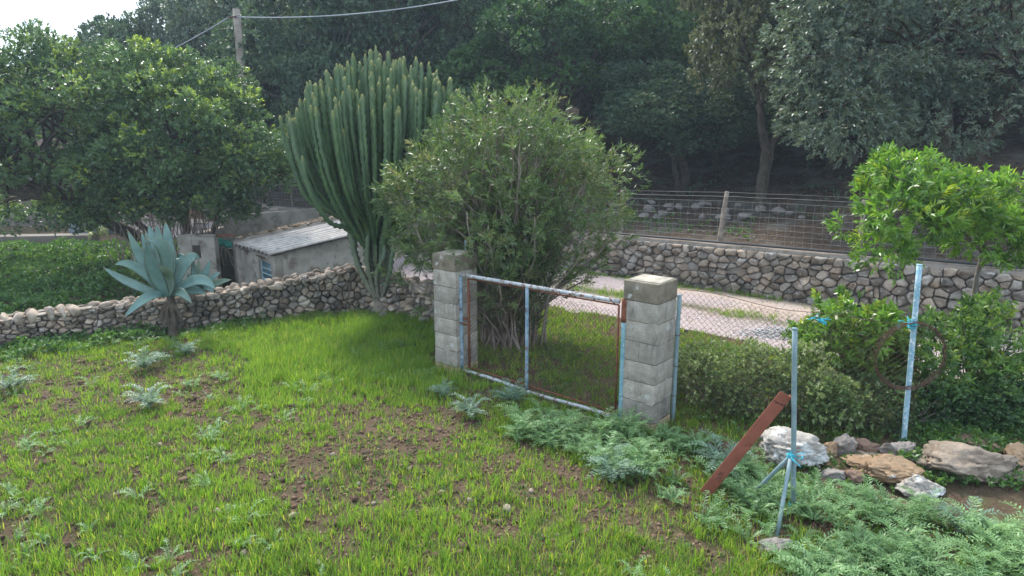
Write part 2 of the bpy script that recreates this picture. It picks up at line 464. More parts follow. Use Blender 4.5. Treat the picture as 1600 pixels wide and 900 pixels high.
# black irrigation pipe on it
M_black = surf('black_plastic', (.012, .012, .014), (.022, .022, .025), rough=.45, bst=0, spec=.5)
mb = MB(); u = np.linspace(-2.8, 20, 140)
q = .07 + (fbm(u * .8, u * 0, s=61) - .5) * .07
mb.tube(np.stack([WA[0] + WD[0] * u + WN[0] * q, WA[1] + WD[1] * u + WN[1] * q, terrace_h(u, 0 * u) + .085], -1), .021, 8)
tag(mb.build('water_pipe', M_black, smooth=True), 'thin black plastic water pipe running along the top of the retaining wall', 'pipe')

# field wall on the left
Lt = LS[-1]
def lw_frame(s):
    p = lw_pos(s); t = nrm(lw_pos(s + .15) - lw_pos(s - .15)); nn = np.stack([t[:, 1], -t[:, 0]], -1)   # towards the camera
    return p, t, nn
TH = .36
def lw_map(side):
    def f(u, v, d):
        u = np.asarray(u, float); p, t, nn = lw_frame(u); h = np.interp(u, LS, LW_H) / .7
        lean = .05 * v / .7
        o = (d - lean) if side > 0 else (-TH + lean - d)
        o = o + (fbm(u * .8, v * 0, s=15) - .5) * .08
        z0 = height(p[:, 0], p[:, 1]) - .06
        z = z0 * (1 - v / .7) + v * h
        return np.stack([p[:, 0] + nn[:, 0] * o, p[:, 1] + nn[:, 1] * o, z], -1)
    return f
lwt = empty('field_wall', (*LW[4], 0), 'low dry stone wall of pale lichened rubble between the field and the sunken shed', 'stone wall')
mb = MB()
stone_face(mb, Lt, .7, lw_map(1), .125, .088, r, bulge=.055, gap=.006, tone=(.93, .90, .86), tonevar=.55, jit=.6, rnd=.13)
stone_face(mb, Lt, .7, lw_map(-1), .17, .12, r, bulge=.04, gap=.010, tone=(.8, .78, .75), tonevar=.3)
s_ = 0.0; k = 0
while s_ < Lt:
    p, t, nn = lw_frame(np.array([s_])); h = float(np.interp(s_, LS, LW_H)); pale = s_ < LS[3]
    rz = math.atan2(t[0, 1], t[0, 0])
    if pale:      # upright cope stones
        wd = r.uniform(.13, .26); s_ += wd * .5
        c = p[0] - nn[0] * .1
        rock_into(mb, (c[0], c[1], h - .04), (wd * 1.02, .34, r.uniform(.2, .28)), 900 + k, np.array([1.25, 1.17, 1.08]) * r.uniform(.85, 1.1), rz + r.uniform(-.1, .1), 2)
        c = p[0] - nn[0] * .29
        rock_into(mb, (c[0], c[1], h - .05), (wd * 1.1, .22, .2), 1900 + k, np.array([1, .93, .85]) * r.uniform(.7, 1.1), rz + r.uniform(-.3, .3), 2)
        s_ += wd * .5
    else:
        wd = r.uniform(.09, .2); s_ += wd * .5
        for o_ in (.03, .15, .28):
            c = p[0] - nn[0] * (o_ + r.uniform(-.03, .03))
            rock_into(mb, (c[0], c[1], h - .02 + r.uniform(-.03, .03)), (wd * 1.15, r.uniform(.12, .19), r.uniform(.09, .17)), 5000 + k * 3 + int(o_ * 10), np.array([.95, .88, .82]) * r.uniform(.55, 1.3), rz + r.uniform(-.6, .6), 2)
        s_ += wd * .42
    k += 1
mb.build('stones', M_stone, lwt)
mb = MB(); u = np.linspace(0, Lt, 90); p, t, nn = lw_frame(u); h = np.interp(u, LS, LW_H)
V = np.concatenate([np.stack([p[:, 0] + nn[:, 0] * o, p[:, 1] + nn[:, 1] * o, zz], -1) for o, zz in ((-.03, 0 * u - .9), (-.07, h - .03), (-TH + .06, h - .03), (-TH + .03, 0 * u - .9))])
nu = len(u); i, j = np.meshgrid(np.arange(3), np.arange(nu - 1), indexing='ij')
mb.add(V, np.stack([i * nu + j, i * nu + j + 1, (i + 1) * nu + j + 1, (i + 1) * nu + j], -1).reshape(-1, 4))
mb.build('wall_core', M_core, lwt)

# ------------------------------------------------------------------ farm fence along the terrace
M_wood = surf('weathered_wood', (.14, .11, .085), (.33, .27, .215), scale=9, bsc=50, bst=.8, bd=.01)
M_wire = surf('galvanised_wire', (.22, .21, .20), (.36, .34, .32), scale=20, rough=.6, bst=0, metal=.2)
ff = empty('farm_fence', (WA[0] + WD[0] * 6, WA[1] + WD[1] * 6, .85), 'woven wire livestock fence on wooden posts above the retaining wall', 'fence')
def fpos(s, q, z):
    s = np.asarray(s, float); q = q + 0 * s
    return np.stack([WA[0] + WD[0] * s + WN[0] * q, WA[1] + WD[1] * s + WN[1] * q, terrace_h(s, np.maximum(q, 0) * 1.0) + z], -1)
def s_of_px(px, z=.9):          # where the wall line passes under that pixel column
    s = np.linspace(-3, 27, 3000); P = fpos(s, .35, 0); x, _ = proj(P[:, 0], P[:, 1], P[:, 2]); return float(s[np.argmin(abs(x - px))])
posts = [(970, .96, .0, .045), (1124, 1.02, .1, .05), (1341, .97, 0, .045), (1585, .98, .02, .045), (848, .98, -.03, .042), (735, .95, 0, .042), (640, .95, .03, .042), (555, .95, 0, .04), (497, .95, .02, .04), (458, 1.0, -.03, .04), (420, .95, 0, .04), (380, .9, .02, .04), (345, .9, 0, .04)]
for k, (px, hh, lean, rr) in enumerate(posts):
    s0 = s_of_px(px); b0 = fpos(np.array([s0]), .35, -.1)[0]; P = []
    for a_ in range(7):
        f = a_ / 6; P.append((b0[0] + lean * f * .9 + r.uniform(-.006, .006), b0[1] + r.uniform(-.006, .006), b0[2] + (hh + .1) * f))
    mb = MB(); mb.tube(P, rr * np.linspace(1.05, .85, 7) * r.uniform(.93, 1.07, 7), 9); mb.build('post', M_wood, ff, smooth=True)
mb = MB(); s = np.arange(-2.9, 26.5, .3)
lv = [.06, .15, .24, .34, .45, .57, .70, .84]
sag = lambda s, z: (fbm(s * .45, 0 * s + 2, s=91) - .5) * .10 * z
for z in lv + [.93]:
    mb.tube(fpos(s, .30, z + sag(s, z)), .0026 if z < .9 else .0034, 3, cap=False)
sv = np.arange(-2.9, 26.5, .16)
for x in sv:
    zz = np.array(lv); mb.tube(fpos(np.full(len(zz), x) + (fbm(zz * 3, zz * 0 + x, s=4) - .5) * .04, .30, zz + float(sag(np.array([x]), .8)[0]) * zz / .84), .0021, 3, cap=False)
mb.build('wire_mesh', M_wire, ff)
mb = MB()
s = np.arange(-2.9, 26.5, .5); mb.tube(fpos(s, .36, 1.0 + sag(s, 1.)), .0028, 3, cap=False)
mb.build('top_wire', M_wire, ff)

# ------------------------------------------------------------------ gate pillars
def block_mat():
    m, n, l, b = newmat('concrete_block')
    a, s = attr(n); geo = N(n, 'ShaderNodeTexCoord').outputs['Object']
    c = mixc(n, l, noise_ramp(n, l, 9, .3, .7, 6, geo, .6), (.29, .265, .225), (.50, .465, .405))
    c = mixc(n, l, noise_ramp(n, l, 130, .56, .70, 3, geo), c, (.17, .16, .145))
    c = mixc(n, l, 1.0, c, a.outputs['Color'], 'MULTIPLY')
    mp = N(n, 'ShaderNodeMapping'); mp.inputs['Scale'].default_value = (1, 1, .22); l.new(geo, mp.inputs[0])
    c = mixc(n, l, noise_ramp(n, l, 8, .54, .72, 7, mp.outputs[0], .75), c, (.11, .10, .088))
    c = mixc(n, l, noise_ramp(n, l, 5.5, .63, .68, 6, geo, .6), c, (.50, .49, .46))
    l.new(c, b.inputs['Base Color']); b.inputs['Roughness'].default_value = .95; b.inputs['Specular IOR Level'].default_value = .2
    bump(n, l, b, noise_ramp(n, l, 60, .2, .8, 6, geo, .75), .9, .014); return m
M_block = block_mat()
def pillar(front, ang, H_, wd, label, seed):
    rr = np.random.default_rng(seed)
    dl = Vector((-math.cos(ang), math.sin(ang), 0)); dr = Vector((math.sin(ang), math.cos(ang), 0))
    c = front + (dl + dr) * wd / 2; rz = -ang
    t = empty('gate_pillar', (c.x, c.y, 0), label, 'pillar', 'concrete block gate pillars')
    mb = MB(); z = -.12; n_ = 8; hc = (H_ - .2 + .12) / 7
    for k in range(7):
        tn = np.array([1.0, .97, .93]) * rr.uniform(.80, 1.10)
        if k == 0: tn = np.array([1.12, .86, .62])
        jx, jy = rr.uniform(-.004, .004, 2)
        if k % 3 == 1:     # two half blocks with an upright joint
            for sgn in (-1, 1):
                cc = Vector((c.x + jx, c.y + jy, z + hc / 2)) + dl * (sgn * wd * .2505)
                mb.box(cc, (wd * .495, wd, hc - .007), rz, tn * rr.uniform(.95, 1.05), ch=.006)
        else:
            mb.box((c.x + jx, c.y + jy, z + hc / 2), (wd, wd, hc - .007), rz, tn, ch=.006)
        z += hc
    mb.box((c.x, c.y, z / 2 - .02), (wd - .012, wd - .012, z), rz, (.5, .47, .42))
    for k in range(9):      # mortar smears in the joints
        a_ = rr.uniform(-.4, .4) * wd; f_ = rr.integers(2); zz_ = -.12 + hc * rr.integers(1, 7)
        o_ = (-dr if f_ == 0 else -dl) * (wd / 2); o_ = o_ + (dl if f_ == 0 else dr) * a_
        mb.box((c.x + o_.x, c.y + o_.y, zz_), ((rr.uniform(.05, .14), .008, rr.uniform(.012, .025)) if f_ == 0 else (.008, rr.uniform(.05, .14), rr.uniform(.012, .025))), rz, np.array([1, .97, .93]) * rr.uniform(.7, 1.2), ch=.003)
    mb.build('block_shaft', M_block, t)
    mb = MB(); mb.box((c.x, c.y, z + .10), (wd + .006, wd + .006, .196), rz, (.66, .60, .50), ch=.008)
    mb.box((c.x + .01, c.y, z + .2), (wd * .86, wd * .82, .012), rz + .05, (1.15, 1.12, 1.05), ch=.004)
    tag(mb.build('cap_block', M_block, t), 'darker brown stained top block')
    return c, dl, dr, z + .2
PR = at(1019, 677, 0); PL = at(714, 585, 0)
ANG = R(40)
cR, dl, dr, zt = pillar(PR, ANG, atY(1019, 445, PR.y)[2], .385, 'nearer right gate pillar of stained grey concrete blocks beside the rusty hinge pipe', 11)
cL, _, _, ztL = pillar(PL, ANG, atY(714, 400, PL.y)[2], .385, 'farther left gate pillar of pale concrete blocks beside the oleander bush', 12)

# ------------------------------------------------------------------ gate
M_gpipe = surf('flaking_blue_grey_paint', (.28, .31, .32), (.47, .47, .46), scale=14, rough=.6, bsc=60, bst=.3, bd=.003, c3=(.17, .08, .05), s3=22, t3=(.53, .58))
M_bpipe = surf('flaking_blue_paint', (.10, .20, .28), (.34, .41, .46), scale=16, rough=.6, bsc=60, bst=.3, bd=.003, c3=(.14, .07, .05), s3=19, t3=(.55, .61))
M_tpipe = surf('turquoise_paint', (.10, .25, .29), (.23, .36, .39), scale=12, rough=.55, bst=.2, bsc=60, bd=.003, c3=(.55, .56, .55), s3=30, t3=(.58, .64))
M_rust = surf('rust', (.11, .038, .02), (.24, .085, .045), scale=18, rough=.9, bsc=80, bst=.5, bd=.004, c3=(.06, .03, .02), s3=14)
M_rustw = surf('rusty_wire', (.05, .03, .025), (.13, .06, .04), scale=30, rough=.85, bst=0)
gL = at(722, 580, .02); gR = at(966, 657, .02)
gtop = atY(722, 429, gL.y)[2]; gtopR = atY(966, 472, gR.y)[2]
gate = empty('field_gate', (gL.x, gL.y, 0), 'old tube frame gate with chain link mesh between the two block pillars', 'gate')
def gp(f, z): return Vector((gL.x + (gR.x - gL.x) * f, gL.y + (gR.y - gL.y) * f, z))
def topz(f): return gtop + (gtopR - gtop) * f
def pipe(name, pts, rad, m_, parent, k=12, label=None, smooth=True):
    mb = MB(); mb.tube([tuple(p) for p in pts], rad, k); o = mb.build(name, m_, parent, smooth)
    if label: o['label'] = label
    return o
pipe('top_rail', [gp(f, topz(f)) for f in np.linspace(-.01, .985, 12)], .023, M_gpipe, gate)
pipe('bottom_rail', [gp(f, .035 + .012 * math.sin(f * 9)) for f in np.linspace(0, .99, 12)], .021, M_gpipe, gate)
pipe('upright', [gp(0, z) for z in np.linspace(.03, gtop, 8)], .024, M_bpipe, gate, label='blue painted latch side upright')
pipe('upright', [gp(.46, z) for z in np.linspace(.04, topz(.46) - .01, 8)], .02, M_bpipe, gate)
pipe('hinge_post', [gp(1.012, z) for z in np.linspace(.0, gtopR - .16, 8)], .027, M_tpipe, gate, label='turquoise hinge post')
pipe('hinge_sleeve', [gp(1.012, z) for z in np.linspace(gtopR - .2, gtopR + .035, 5)], .033, M_rust, gate)
# rusty angle-iron inner frame
off = Vector((dr.x, dr.y, 0)) * .03
mb = MB()
ux = (gR - gL).normalized(); rzg = math.atan2(ux.y, ux.x)
for f0, f1 in ((.045, .975),):
    for zz in (0, 1):
        p0, p1 = gp(f0, (topz(f0) - .045) if zz else .085), gp(f1, (topz(f1) - .045) if zz else .085)
        mb.tube([tuple(p0 + off), tuple(p1 + off)], .009, 4)
    mb.tube([tuple(gp(f0, .085) + off), tuple(gp(f0, topz(f0) - .045) + off)], .016, 4)
    mb.tube([tuple(gp(f1, .085) + off), tuple(gp(f1, topz(f1) - .045) + off)], .011, 4)
for f in np.linspace(.1, .95, 9):
    p = gp(f, topz(f) - .028) + off; mb.box(p, (.018, .012, .03), rzg)
for f in np.linspace(.52, .96, 5):
    pass
mb.build('inner_frame', M_rust, gate)
def chainlink(mb, Qf, U, Vh, s, rad, skip=None):
    """diamond mesh; Qf(u,v)->xyz arrays"""
    nu, nv = int(U / s), int(Vh / (s / 1.0))
    segs = []
    for j in range(nu + 1):
        for i_ in range(2 * nv):
            u0 = j * s + (i_ % 2) * s / 2; u1 = j * s + ((i_ + 1) % 2) * s / 2
            segs.append((u0, i_ * s / 2, u1, (i_ + 1) * s / 2))
            u0b = j * s - (i_ % 2) * s / 2; u1b = j * s - ((i_ + 1) % 2) * s / 2
            segs.append((u0b, i_ * s / 2, u1b, (i_ + 1) * s / 2))
    S = np.array(segs); S = S[(S[:, [0, 2]] >= 0).all(1) & (S[:, [0, 2]] <= U).all(1)]
    A = Qf(S[:, 0], S[:, 1]); B = Qf(S[:, 2], S[:, 3]); D = nrm(B - A)
    a = nrm(np.cross(D, np.array([.3, .9, .1]))); b_ = np.cross(D, a)
    V = []
    for P in (A, B):
        for k in range(3):
            th = k * 2 * math.pi / 3; V.append(P + (a * math.cos(th) + b_ * math.sin(th)) * rad)
    V = np.stack(V, 1).reshape(-1, 3); base = (np.arange(len(S)) * 6)[:, None]
    Q = np.concatenate([base + np.array([k, (k + 1) % 3, 3 + (k + 1) % 3, 3 + k]) for k in range(3)])
    mb.add(V, Q)
mb = MB(); GU = (gR - gL).length
def gmap(u, v):
    f = .05 + u / GU * .925 / .93; z = .09 + v
    z = np.minimum(z, gtop + (gtopR - gtop) * f - .05 - .035 * np.sin(f * math.pi) * (v > 1.0))
    bow = .02 * np.sin(u * 3.1) * np.sin(v * 2.5) + .03
    return np.stack([gL.x + (gR.x - gL.x) * f + dr.x * bow, gL.y + (gR.y - gL.y) * f + dr.y * bow, z], -1)
chainlink(mb, gmap, GU * .925, 1.13, .052, .0015)
mb.build('chain_link_mesh', M_rustw, gate)
mb = MB()
pl_ = gp(.012, .70) + off
mb.box(pl_ - ux * .03, (.15, .03, .028), rzg, ch=.004)
mb.box(gp(.012, .63) + off - ux * .03, (.12, .03, .022), rzg, ch=.004)
mb.tube([tuple(gp(-.03, .665) - off * 1.2), tuple(gp(.09, .665) - off * 1.2)], .007, 6)
mb.build('latch', M_rust, gate)

# ------------------------------------------------------------------ posts and fence on the right
M_pgrey = surf('blue_grey_paint', (.135, .20, .215), (.21, .28, .29), scale=8, rough=.55, bst=.15, bsc=50, bd=.003, c3=(.33, .38, .38), s3=25, t3=(.6, .68))
M_ppeel = surf('peeling_pale_blue_paint', (.12, .29, .36), (.38, .49, .53), scale=22, rough=.6, bst=.3, bsc=70, bd=.003, c3=(.68, .70, .69), s3=28, t3=(.56, .62))
M_twine = surf('turquoise_twine', (.02, .32, .42), (.05, .45, .55), scale=30, rough=.7, bst=0)
# pipe strapped to the right pillar
pc = Vector((cR.x, cR.y, 0)) + dr * .20 - dl * .175
pt = empty('pillar_post', (pc.x, pc.y, 0), 'grey blue steel post strapped to the right side of the nearer pillar', 'post')
pc = Vector((PR.x, PR.y, 0)) + dr * .385 + Vector((.026, .0, 0))
pipe('post_tube', [(pc.x, pc.y, z) for z in np.linspace(-.05, 1.36, 8)], .023, M_pgrey, pt)
for z in (.30, .62, .95):
    mb = MB(); th = np.linspace(0, 2 * math.pi, 13); mb.tube(np.stack([pc.x + .027 * np.cos(th), pc.y + .027 * np.sin(th), z + .01 * np.sin(th)], -1), .004, 5, cap=False)
    mb.build('wire_tie', M_rustw, pt)
# thin rod standing behind the left pillar
pb = Vector((cL.x, cL.y, 0)) + dr * .215 + dl * .02
rdo = pipe('rod_tube', [(pb.x, pb.y, z) for z in np.linspace(0, 1.63, 6)], .011, M_bpipe, None)
rdo.name = 'steel_rod'; tag(rdo, 'thin blue grey steel rod poking up behind the farther left pillar', 'rod')
# post 1 with two braces
b1 = at(1241, 800, 0); t1 = atY(1242, 514, b1.y)
p1 = empty('braced_post', (b1.x, b1.y, 0), 'slim grey blue steel post with two braces standing in the thistles', 'post')
pipe('post_tube', [(b1.x + (t1.x - b1.x) * f, b1.y, -.1 + (t1.z + .1) * f) for f in np.linspace(0, 1, 8)], .0195, M_pgrey, p1)
pipe('post_cap', [(t1.x, t1.y, t1.z - .005), (t1.x, t1.y, t1.z + .008)], .021, M_pgrey, p1)
jz = atY(1236, 712, b1.y)
f1 = at(1214, 838, 0); f2 = at(1172, 775, .02)
for ft in (f1, f2):
    pipe('brace', [tuple(jz + (ft - jz) * f) for f in np.linspace(0, 1.03, 5)], .0155, M_pgrey, p1)
def twine(c, rad, seed, tails=5, loops=4, name='blue_twine', label='', parent=None):
    rr = np.random.default_rng(seed); mb = MB()
    for k in range(loops):
        th = np.linspace(0, 2 * math.pi, 15) + rr.uniform(0, 6)
        mb.tube(np.stack([c[0] + rad * np.cos(th), c[1] + rad * np.sin(th), c[2] + (k - loops / 2) * .009 + .006 * np.sin(th * 1 + k)], -1), .0042, 5, cap=False)
    for k in range(tails):
        d = rr.normal(size=3) * [.05, .05, .03]; q = np.linspace(0, 1, 7)[:, None]
        side = rr.normal(size=3) * .02
        P = np.array(c) + np.array([rad, -rad, 0]) * rr.uniform(-.8, .8) + d * q + side * np.sin(q * 5)
        mb.tube(P, .0038, 5)
    o = mb.build(name, M_twine, parent)
    if label: tag(o, label, 'twine')
    return o
twine((jz.x, jz.y, jz.z), .024, 3, 5, 5, 'twine', parent=p1)
tw2 = twine((b1.x, b1.y, .055), .045, 4, 7, 5, label='turquoise twine loops lying round the foot of the braced post')
# post 2 leaning, with wire coil
b2 = at(1412, 690, .02); t2 = atY(1437, 414, b2.y + .05)
p2 = empty('leaning_post', (b2.x, b2.y, 0), 'leaning pale blue pipe post with peeling white paint carrying the wire coil', 'post')
pipe('post_tube', [tuple(b2 + (t2 - b2) * f) for f in np.linspace(-.1, 1, 9)], .0245, M_ppeel, p2, 14)
mb = MB(); mb.tube([tuple(t2), tuple(t2 + Vector((0, 0, .006)))], .026, 12); mb.build('post_cap', M_ppeel, p2)
tk = atY(1425, 506, b2.y + .03)
twine((tk.x, tk.y, tk.z), .035, 8, 9, 7, label='turquoise twine knotted on the leaning post above the wire coil')
cc = atY(1420, 556, b2.y - .04); Rr = 54 / F * (cc.y * cp + 1.4 * sp)
mb = MB(); rr = np.random.default_rng(9)
for k in range(8):
    th = np.linspace(0, 2 * math.pi, 49); ph = rr.uniform(0, 6, 3)
    rad = Rr * (1 + .02 * rr.normal()) + .012 * np.sin(2 * th + ph[0]) + .007 * np.sin(5 * th + ph[1])
    mb.tube(np.stack([cc.x + rad * np.cos(th), cc.y - .02 + .015 * np.sin(th + ph[2]) + rr.normal() * .008, cc.z + rad * np.sin(th) * 1.0], -1), .0024, 4, cap=False)
for k in range(14):
    th0 = rr.uniform(0, 6.28); th = th0 + np.linspace(0, .8, 8)
    rad = Rr * (1 + np.linspace(0, rr.uniform(-.18, .14), 8))
    mb.tube(np.stack([cc.x + rad * np.cos(th), cc.y - .02 + 0 * th, cc.z + rad * np.sin(th)], -1), .0026, 4)
tag(mb.build('wire_coil', M_rustw), 'rusty coil of fence wire hanging in a ring from the leaning post', 'wire coil')
# chain link fence from the pillar to the leaning post and beyond
e0 = Vector((pc.x, pc.y, 0)); e1 = Vector((b2.x + .1, b2.y + .04, 0)); e2 = at(1600, 690, 0) + Vector((.7, .1, 0))
cf = empty('chain_link_fence', (e0.x, e0.y, 0), 'rusty chain link fence sagging between the nearer pillar and the leaning post', 'fence')
zA = atY(1056, 455, e0.y)[2]; zB = atY(1290, 500, (e0.y + e1.y) / 2)[2]
def fmapc(u, v):
    Lf = (e1 - e0).length; f = u / Lf; top = zA + (zB - zA) * np.minimum(f * 1.3, 1) + .02 * np.sin(u * 5); z = .02 + v / 1.3 * top
    bow = .03 * np.sin(u * 2.1) * np.sin(v * 2.0 + 1)
    return np.stack([e0.x + (e1.x - e0.x) * f, e0.y + (e1.y - e0.y) * f + bow, z], -1)
mb = MB(); chainlink(mb, fmapc, (e1 - e0).length, 1.3, .058, .0015); mb.build('mesh_panel', M_rustw, cf)
mb = MB(); u = np.linspace(0, (e1 - e0).length, 30); mb.tube(fmapc(u, 0 * u + 1.3), .003, 4); mb.build('tension_wire', M_rustw, cf)
kk = atY(1283, 500, (e0.y + e1.y) / 2 - .03)
twine((kk.x, kk.y, kk.z), .02, 14, 9, 3, label='turquoise twine tied to the top wire of the chain link fence')

# rusty steel angle leaning on the braced post
a0 = at(1101, 772, .03); a1 = atY(1228, 616, b1.y + .05)
ax = (a1 - a0).normalized(); cen = (a0 + a1) / 2; Ln = (a1 - a0).length
yv = Vector((0, 0, 1)).cross(ax).normalized(); zv = ax.cross(yv).normalized()
vv = (Vector((0, -1, .3)) - ax * Vector((0, -1, .3)).dot(ax)).normalized(); uu = ax.cross(vv)
Mx = Matrix((ax, uu, vv)).transposed().to_4x4()
M_iron = surf('red_oxide_iron', (.20, .062, .038), (.27, .09, .055), scale=7, rough=.75, bsc=60, bst=.25, bd=.003, c3=(.12, .045, .03), s3=18, t3=(.6, .7))
mb = MB(); mb.box(cen, (Ln, .095, .007), M=Mx, ch=.001)
mb.box(cen + uu * .0485 - vv * .026, (Ln - .004, .007, .055), M=Mx, ch=.001)
tag(mb.build('iron_bar', M_iron), 'red brown rusty angle iron bar leaning against the braced post', 'iron bar')
mb = MB(); wp = a0 + (a1 - a0) * .92
Pw = [tuple(wp + (Vector((b1.x, b1.y - .03, wp.z - .02)) - wp) * f + vv * .012) for f in np.linspace(-.1, 1, 6)]
mb.tube(Pw, .0025, 4); th = np.linspace(0, 6.283, 13)
mb.tube([tuple(wp + uu * (.052 * math.cos(t)) + vv * (.014 * math.sin(t)) + ax * 0) for t in th], .0025, 4, cap=False)
tag(mb.build('tie_wire', M_rustw), 'thin wire tying the rusty iron bar to the braced post', 'wire')
# ------------------------------------------------------------------ ruined shed in the sunken yard
M_plaster = surf('old_lime_plaster', (.17, .15, .12), (.34, .31, .26), scale=3, rough=.95, bsc=18, bst=.7, bd=.02, c3=(.13, .105, .08), s3=3.5, t3=(.54, .66))
M_moss = surf('mossy_render', (.04, .055, .02), (.09, .085, .06), scale=6, rough=.95, bsc=20, bst=.8, bd=.02)
M_dark = surf('dark_hole', (.012, .011, .010), (.02, .018, .016), bst=0)
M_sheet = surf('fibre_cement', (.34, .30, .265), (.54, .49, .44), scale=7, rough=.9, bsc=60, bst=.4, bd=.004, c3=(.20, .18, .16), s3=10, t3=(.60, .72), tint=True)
M_glass = surf('window_glass', (.06, .11, .13), (.10, .16, .18), scale=5, rough=.15, bst=0, spec=.6)
M_frame = surf('window_frame', (.20, .30, .33), (.32, .42, .44), scale=9, bst=.2)
sh = empty('ruined_shed', (-4.9, 13.9, -.8), 'low ruined plaster shed with corrugated lean-to roof behind the field wall', 'shed')
P1 = np.array([-4.60, 13.0]); E1 = np.array([.75, .66]); E1 = E1 / np.linalg.norm(E1); E2 = np.array([-E1[1], E1[0]])
ZE = .68
def shp(s, t, z): p = P1 + E1 * s + E2 * t; return Vector((p[0], p[1], z))
rz1 = math.atan2(E1[1], E1[0])
def slabw(mb, s0, s1, t0, t1, z0, z1, tint=(.5, .5, .5), ch=.008):
    mb.box(shp((s0 + s1) / 2, (t0 + t1) / 2, (z0 + z1) / 2), (s1 - s0, t1 - t0, z1 - z0), rz1, tint, ch=ch)
def rslope(s): return ZE + .12 * s
mb = MB()
# eave wall with window opening
slabw(mb, 0, .16, 0, .2, -.9, ZE - .03); slabw(mb, 0, .155, .2, .82, -.9, .06); slabw(mb, 0, .158, .2, .82, .47, ZE - .035); slabw(mb, 0, .16, .82, 1.75, -.9, ZE - .03)
mb.build('eave_wall', M_plaster, sh)
def slopewall(name, t0, t1, s0, s1, dz, m_, zb=-.9, rag=.0):
    mb = MB(); s = np.linspace(s0, s1, 24); V = []
    for t, top in ((t0, 0), (t0, 1), (t1, 1), (t1, 0)):
        zz = (rslope(s) + dz + rag * (fbm(s * 6, s * 0 + t * 3, s=5) - .5)) if top else 0 * s + zb
        p = P1[None] + E1[None] * s[:, None] + E2[None] * t
        V.append(np.stack([p[:, 0], p[:, 1], zz], -1))
    V = np.concatenate(V); nu = 24
    Q = [[a * nu + k, a * nu + k + 1, ((a + 1) % 4) * nu + k + 1, ((a + 1) % 4) * nu + k] for a in range(4) for k in range(nu - 1)]
    Q += [[0, nu, 2 * nu, 3 * nu], [nu - 1, 4 * nu - 1, 3 * nu - 1, 2 * nu - 1]]
    mb.add(V, Q); return mb.build(name, m_, sh)
slopewall('side_wall', .003, .17, .163, 2.6, -.02, M_plaster)
slopewall('party_wall', 1.78, 2.08, -.05, 2.7, .09, M_cap, rag=.16)
mb = MB(); slabw(mb, 2.35, 2.55, .18, 1.77, -.9, rslope(2.4) - .08); mb.build('back_wall', M_plaster, sh)
mb = MB(); rr = np.random.default_rng(3)
for k in range(46):
    s = rr.uniform(-.05, 2.7); t = rr.uniform(1.80, 2.06); c = shp(s, t, rslope(s) + .1)
    rock_into(mb, c, rr.uniform(.08, .2, 3) * [1, 1, .6], 7000 + k, np.array([1, .85, .68]) * rr.uniform(.5, 1.1), rr.uniform(0, 3), 2)
mb.build('parapet_rubble', M_stone, sh)['kind'] = 'stuff'
# corrugated roof
mb = MB(); t = np.linspace(-.06, 1.78, 170); ph = t / .2 * 2 * math.pi
for side in (0,):
    V = []
    for s in np.linspace(-.13, 2.7, 14):
        z = rslope(s) + .03 + .034 * np.cos(ph) + .008 * np.sin(t * 3 + s * 2) - .02 * (t > 1.0) * (s > .0)
        se = s + (.03 * (fbm(t * 7, t * 0, s=2) - .5) if s < 0 else 0 * t)
        p = P1[None] + E1[None] * se[:, None] + E2[None] * t[:, None]
        V.append(np.stack([p[:, 0], p[:, 1], z], -1))
    V = np.array(V); n_, k_ = V.shape[:2]; Vb = V - [0, 0, .008]
    VV = np.concatenate([V.reshape(-1, 3), Vb.reshape(-1, 3)]); o_ = n_ * k_
    dirt_shade = .5 + .5 * np.cos(ph); dirt_shade = np.clip(.16 + 1.0 * dirt_shade, 0, 1.15); rtint = np.repeat(np.tile(dirt_shade, 2 * n_)[:, None], 3, 1)  # rib shading painted into the tint as darker valleys, along with dirt
    i, j = np.meshgrid(np.arange(n_ - 1), np.arange(k_ - 1), indexing='ij')
    Qa = np.stack([i * k_ + j, i * k_ + j + 1, (i + 1) * k_ + j + 1, (i + 1) * k_ + j], -1).reshape(-1, 4)
    jj = np.arange(k_ - 1); Qe = np.stack([jj, jj + 1, o_ + jj + 1, o_ + jj], -1)
    ii = np.arange(n_ - 1) * k_; Qs = np.stack([ii, ii + k_, o_ + ii + k_, o_ + ii], -1)
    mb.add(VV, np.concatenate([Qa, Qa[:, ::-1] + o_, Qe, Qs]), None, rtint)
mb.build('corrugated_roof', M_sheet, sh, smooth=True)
# window
fr = MB()
for (t0, t1, z0, z1) in ((.2, .235, .06, .47), (.785, .82, .06, .47), (.235, .785, .06, .095), (.235, .785, .435, .47), (.235, .785, .19, .212), (.235, .785, .30, .322)):
    slabw(fr, .05, .085, t0, t1, z0, z1, ch=.002)
wf = fr.build('window', M_frame, sh)
gl = MB(); slabw(gl, .066, .07, .236, .784, .096, .434, ch=0); g_ = gl.build('pane', M_glass, sh); g_.parent = wf; g_.location = (0, 0, 0)
for t_, z_ in ((.35, .56), (1.15, .585)):
    mb = MB(); mb.tube([tuple(shp(-.05, t_, z_)), tuple(shp(-.05, t_ + .42, z_ + .01))], .012, 5); mb.tube([tuple(shp(-.05, t_ + .2, z_)), tuple(shp(.02, t_ + .2, z_ - .12))], .01, 5)
    mb.build('iron_bracket', M_rustw, sh)
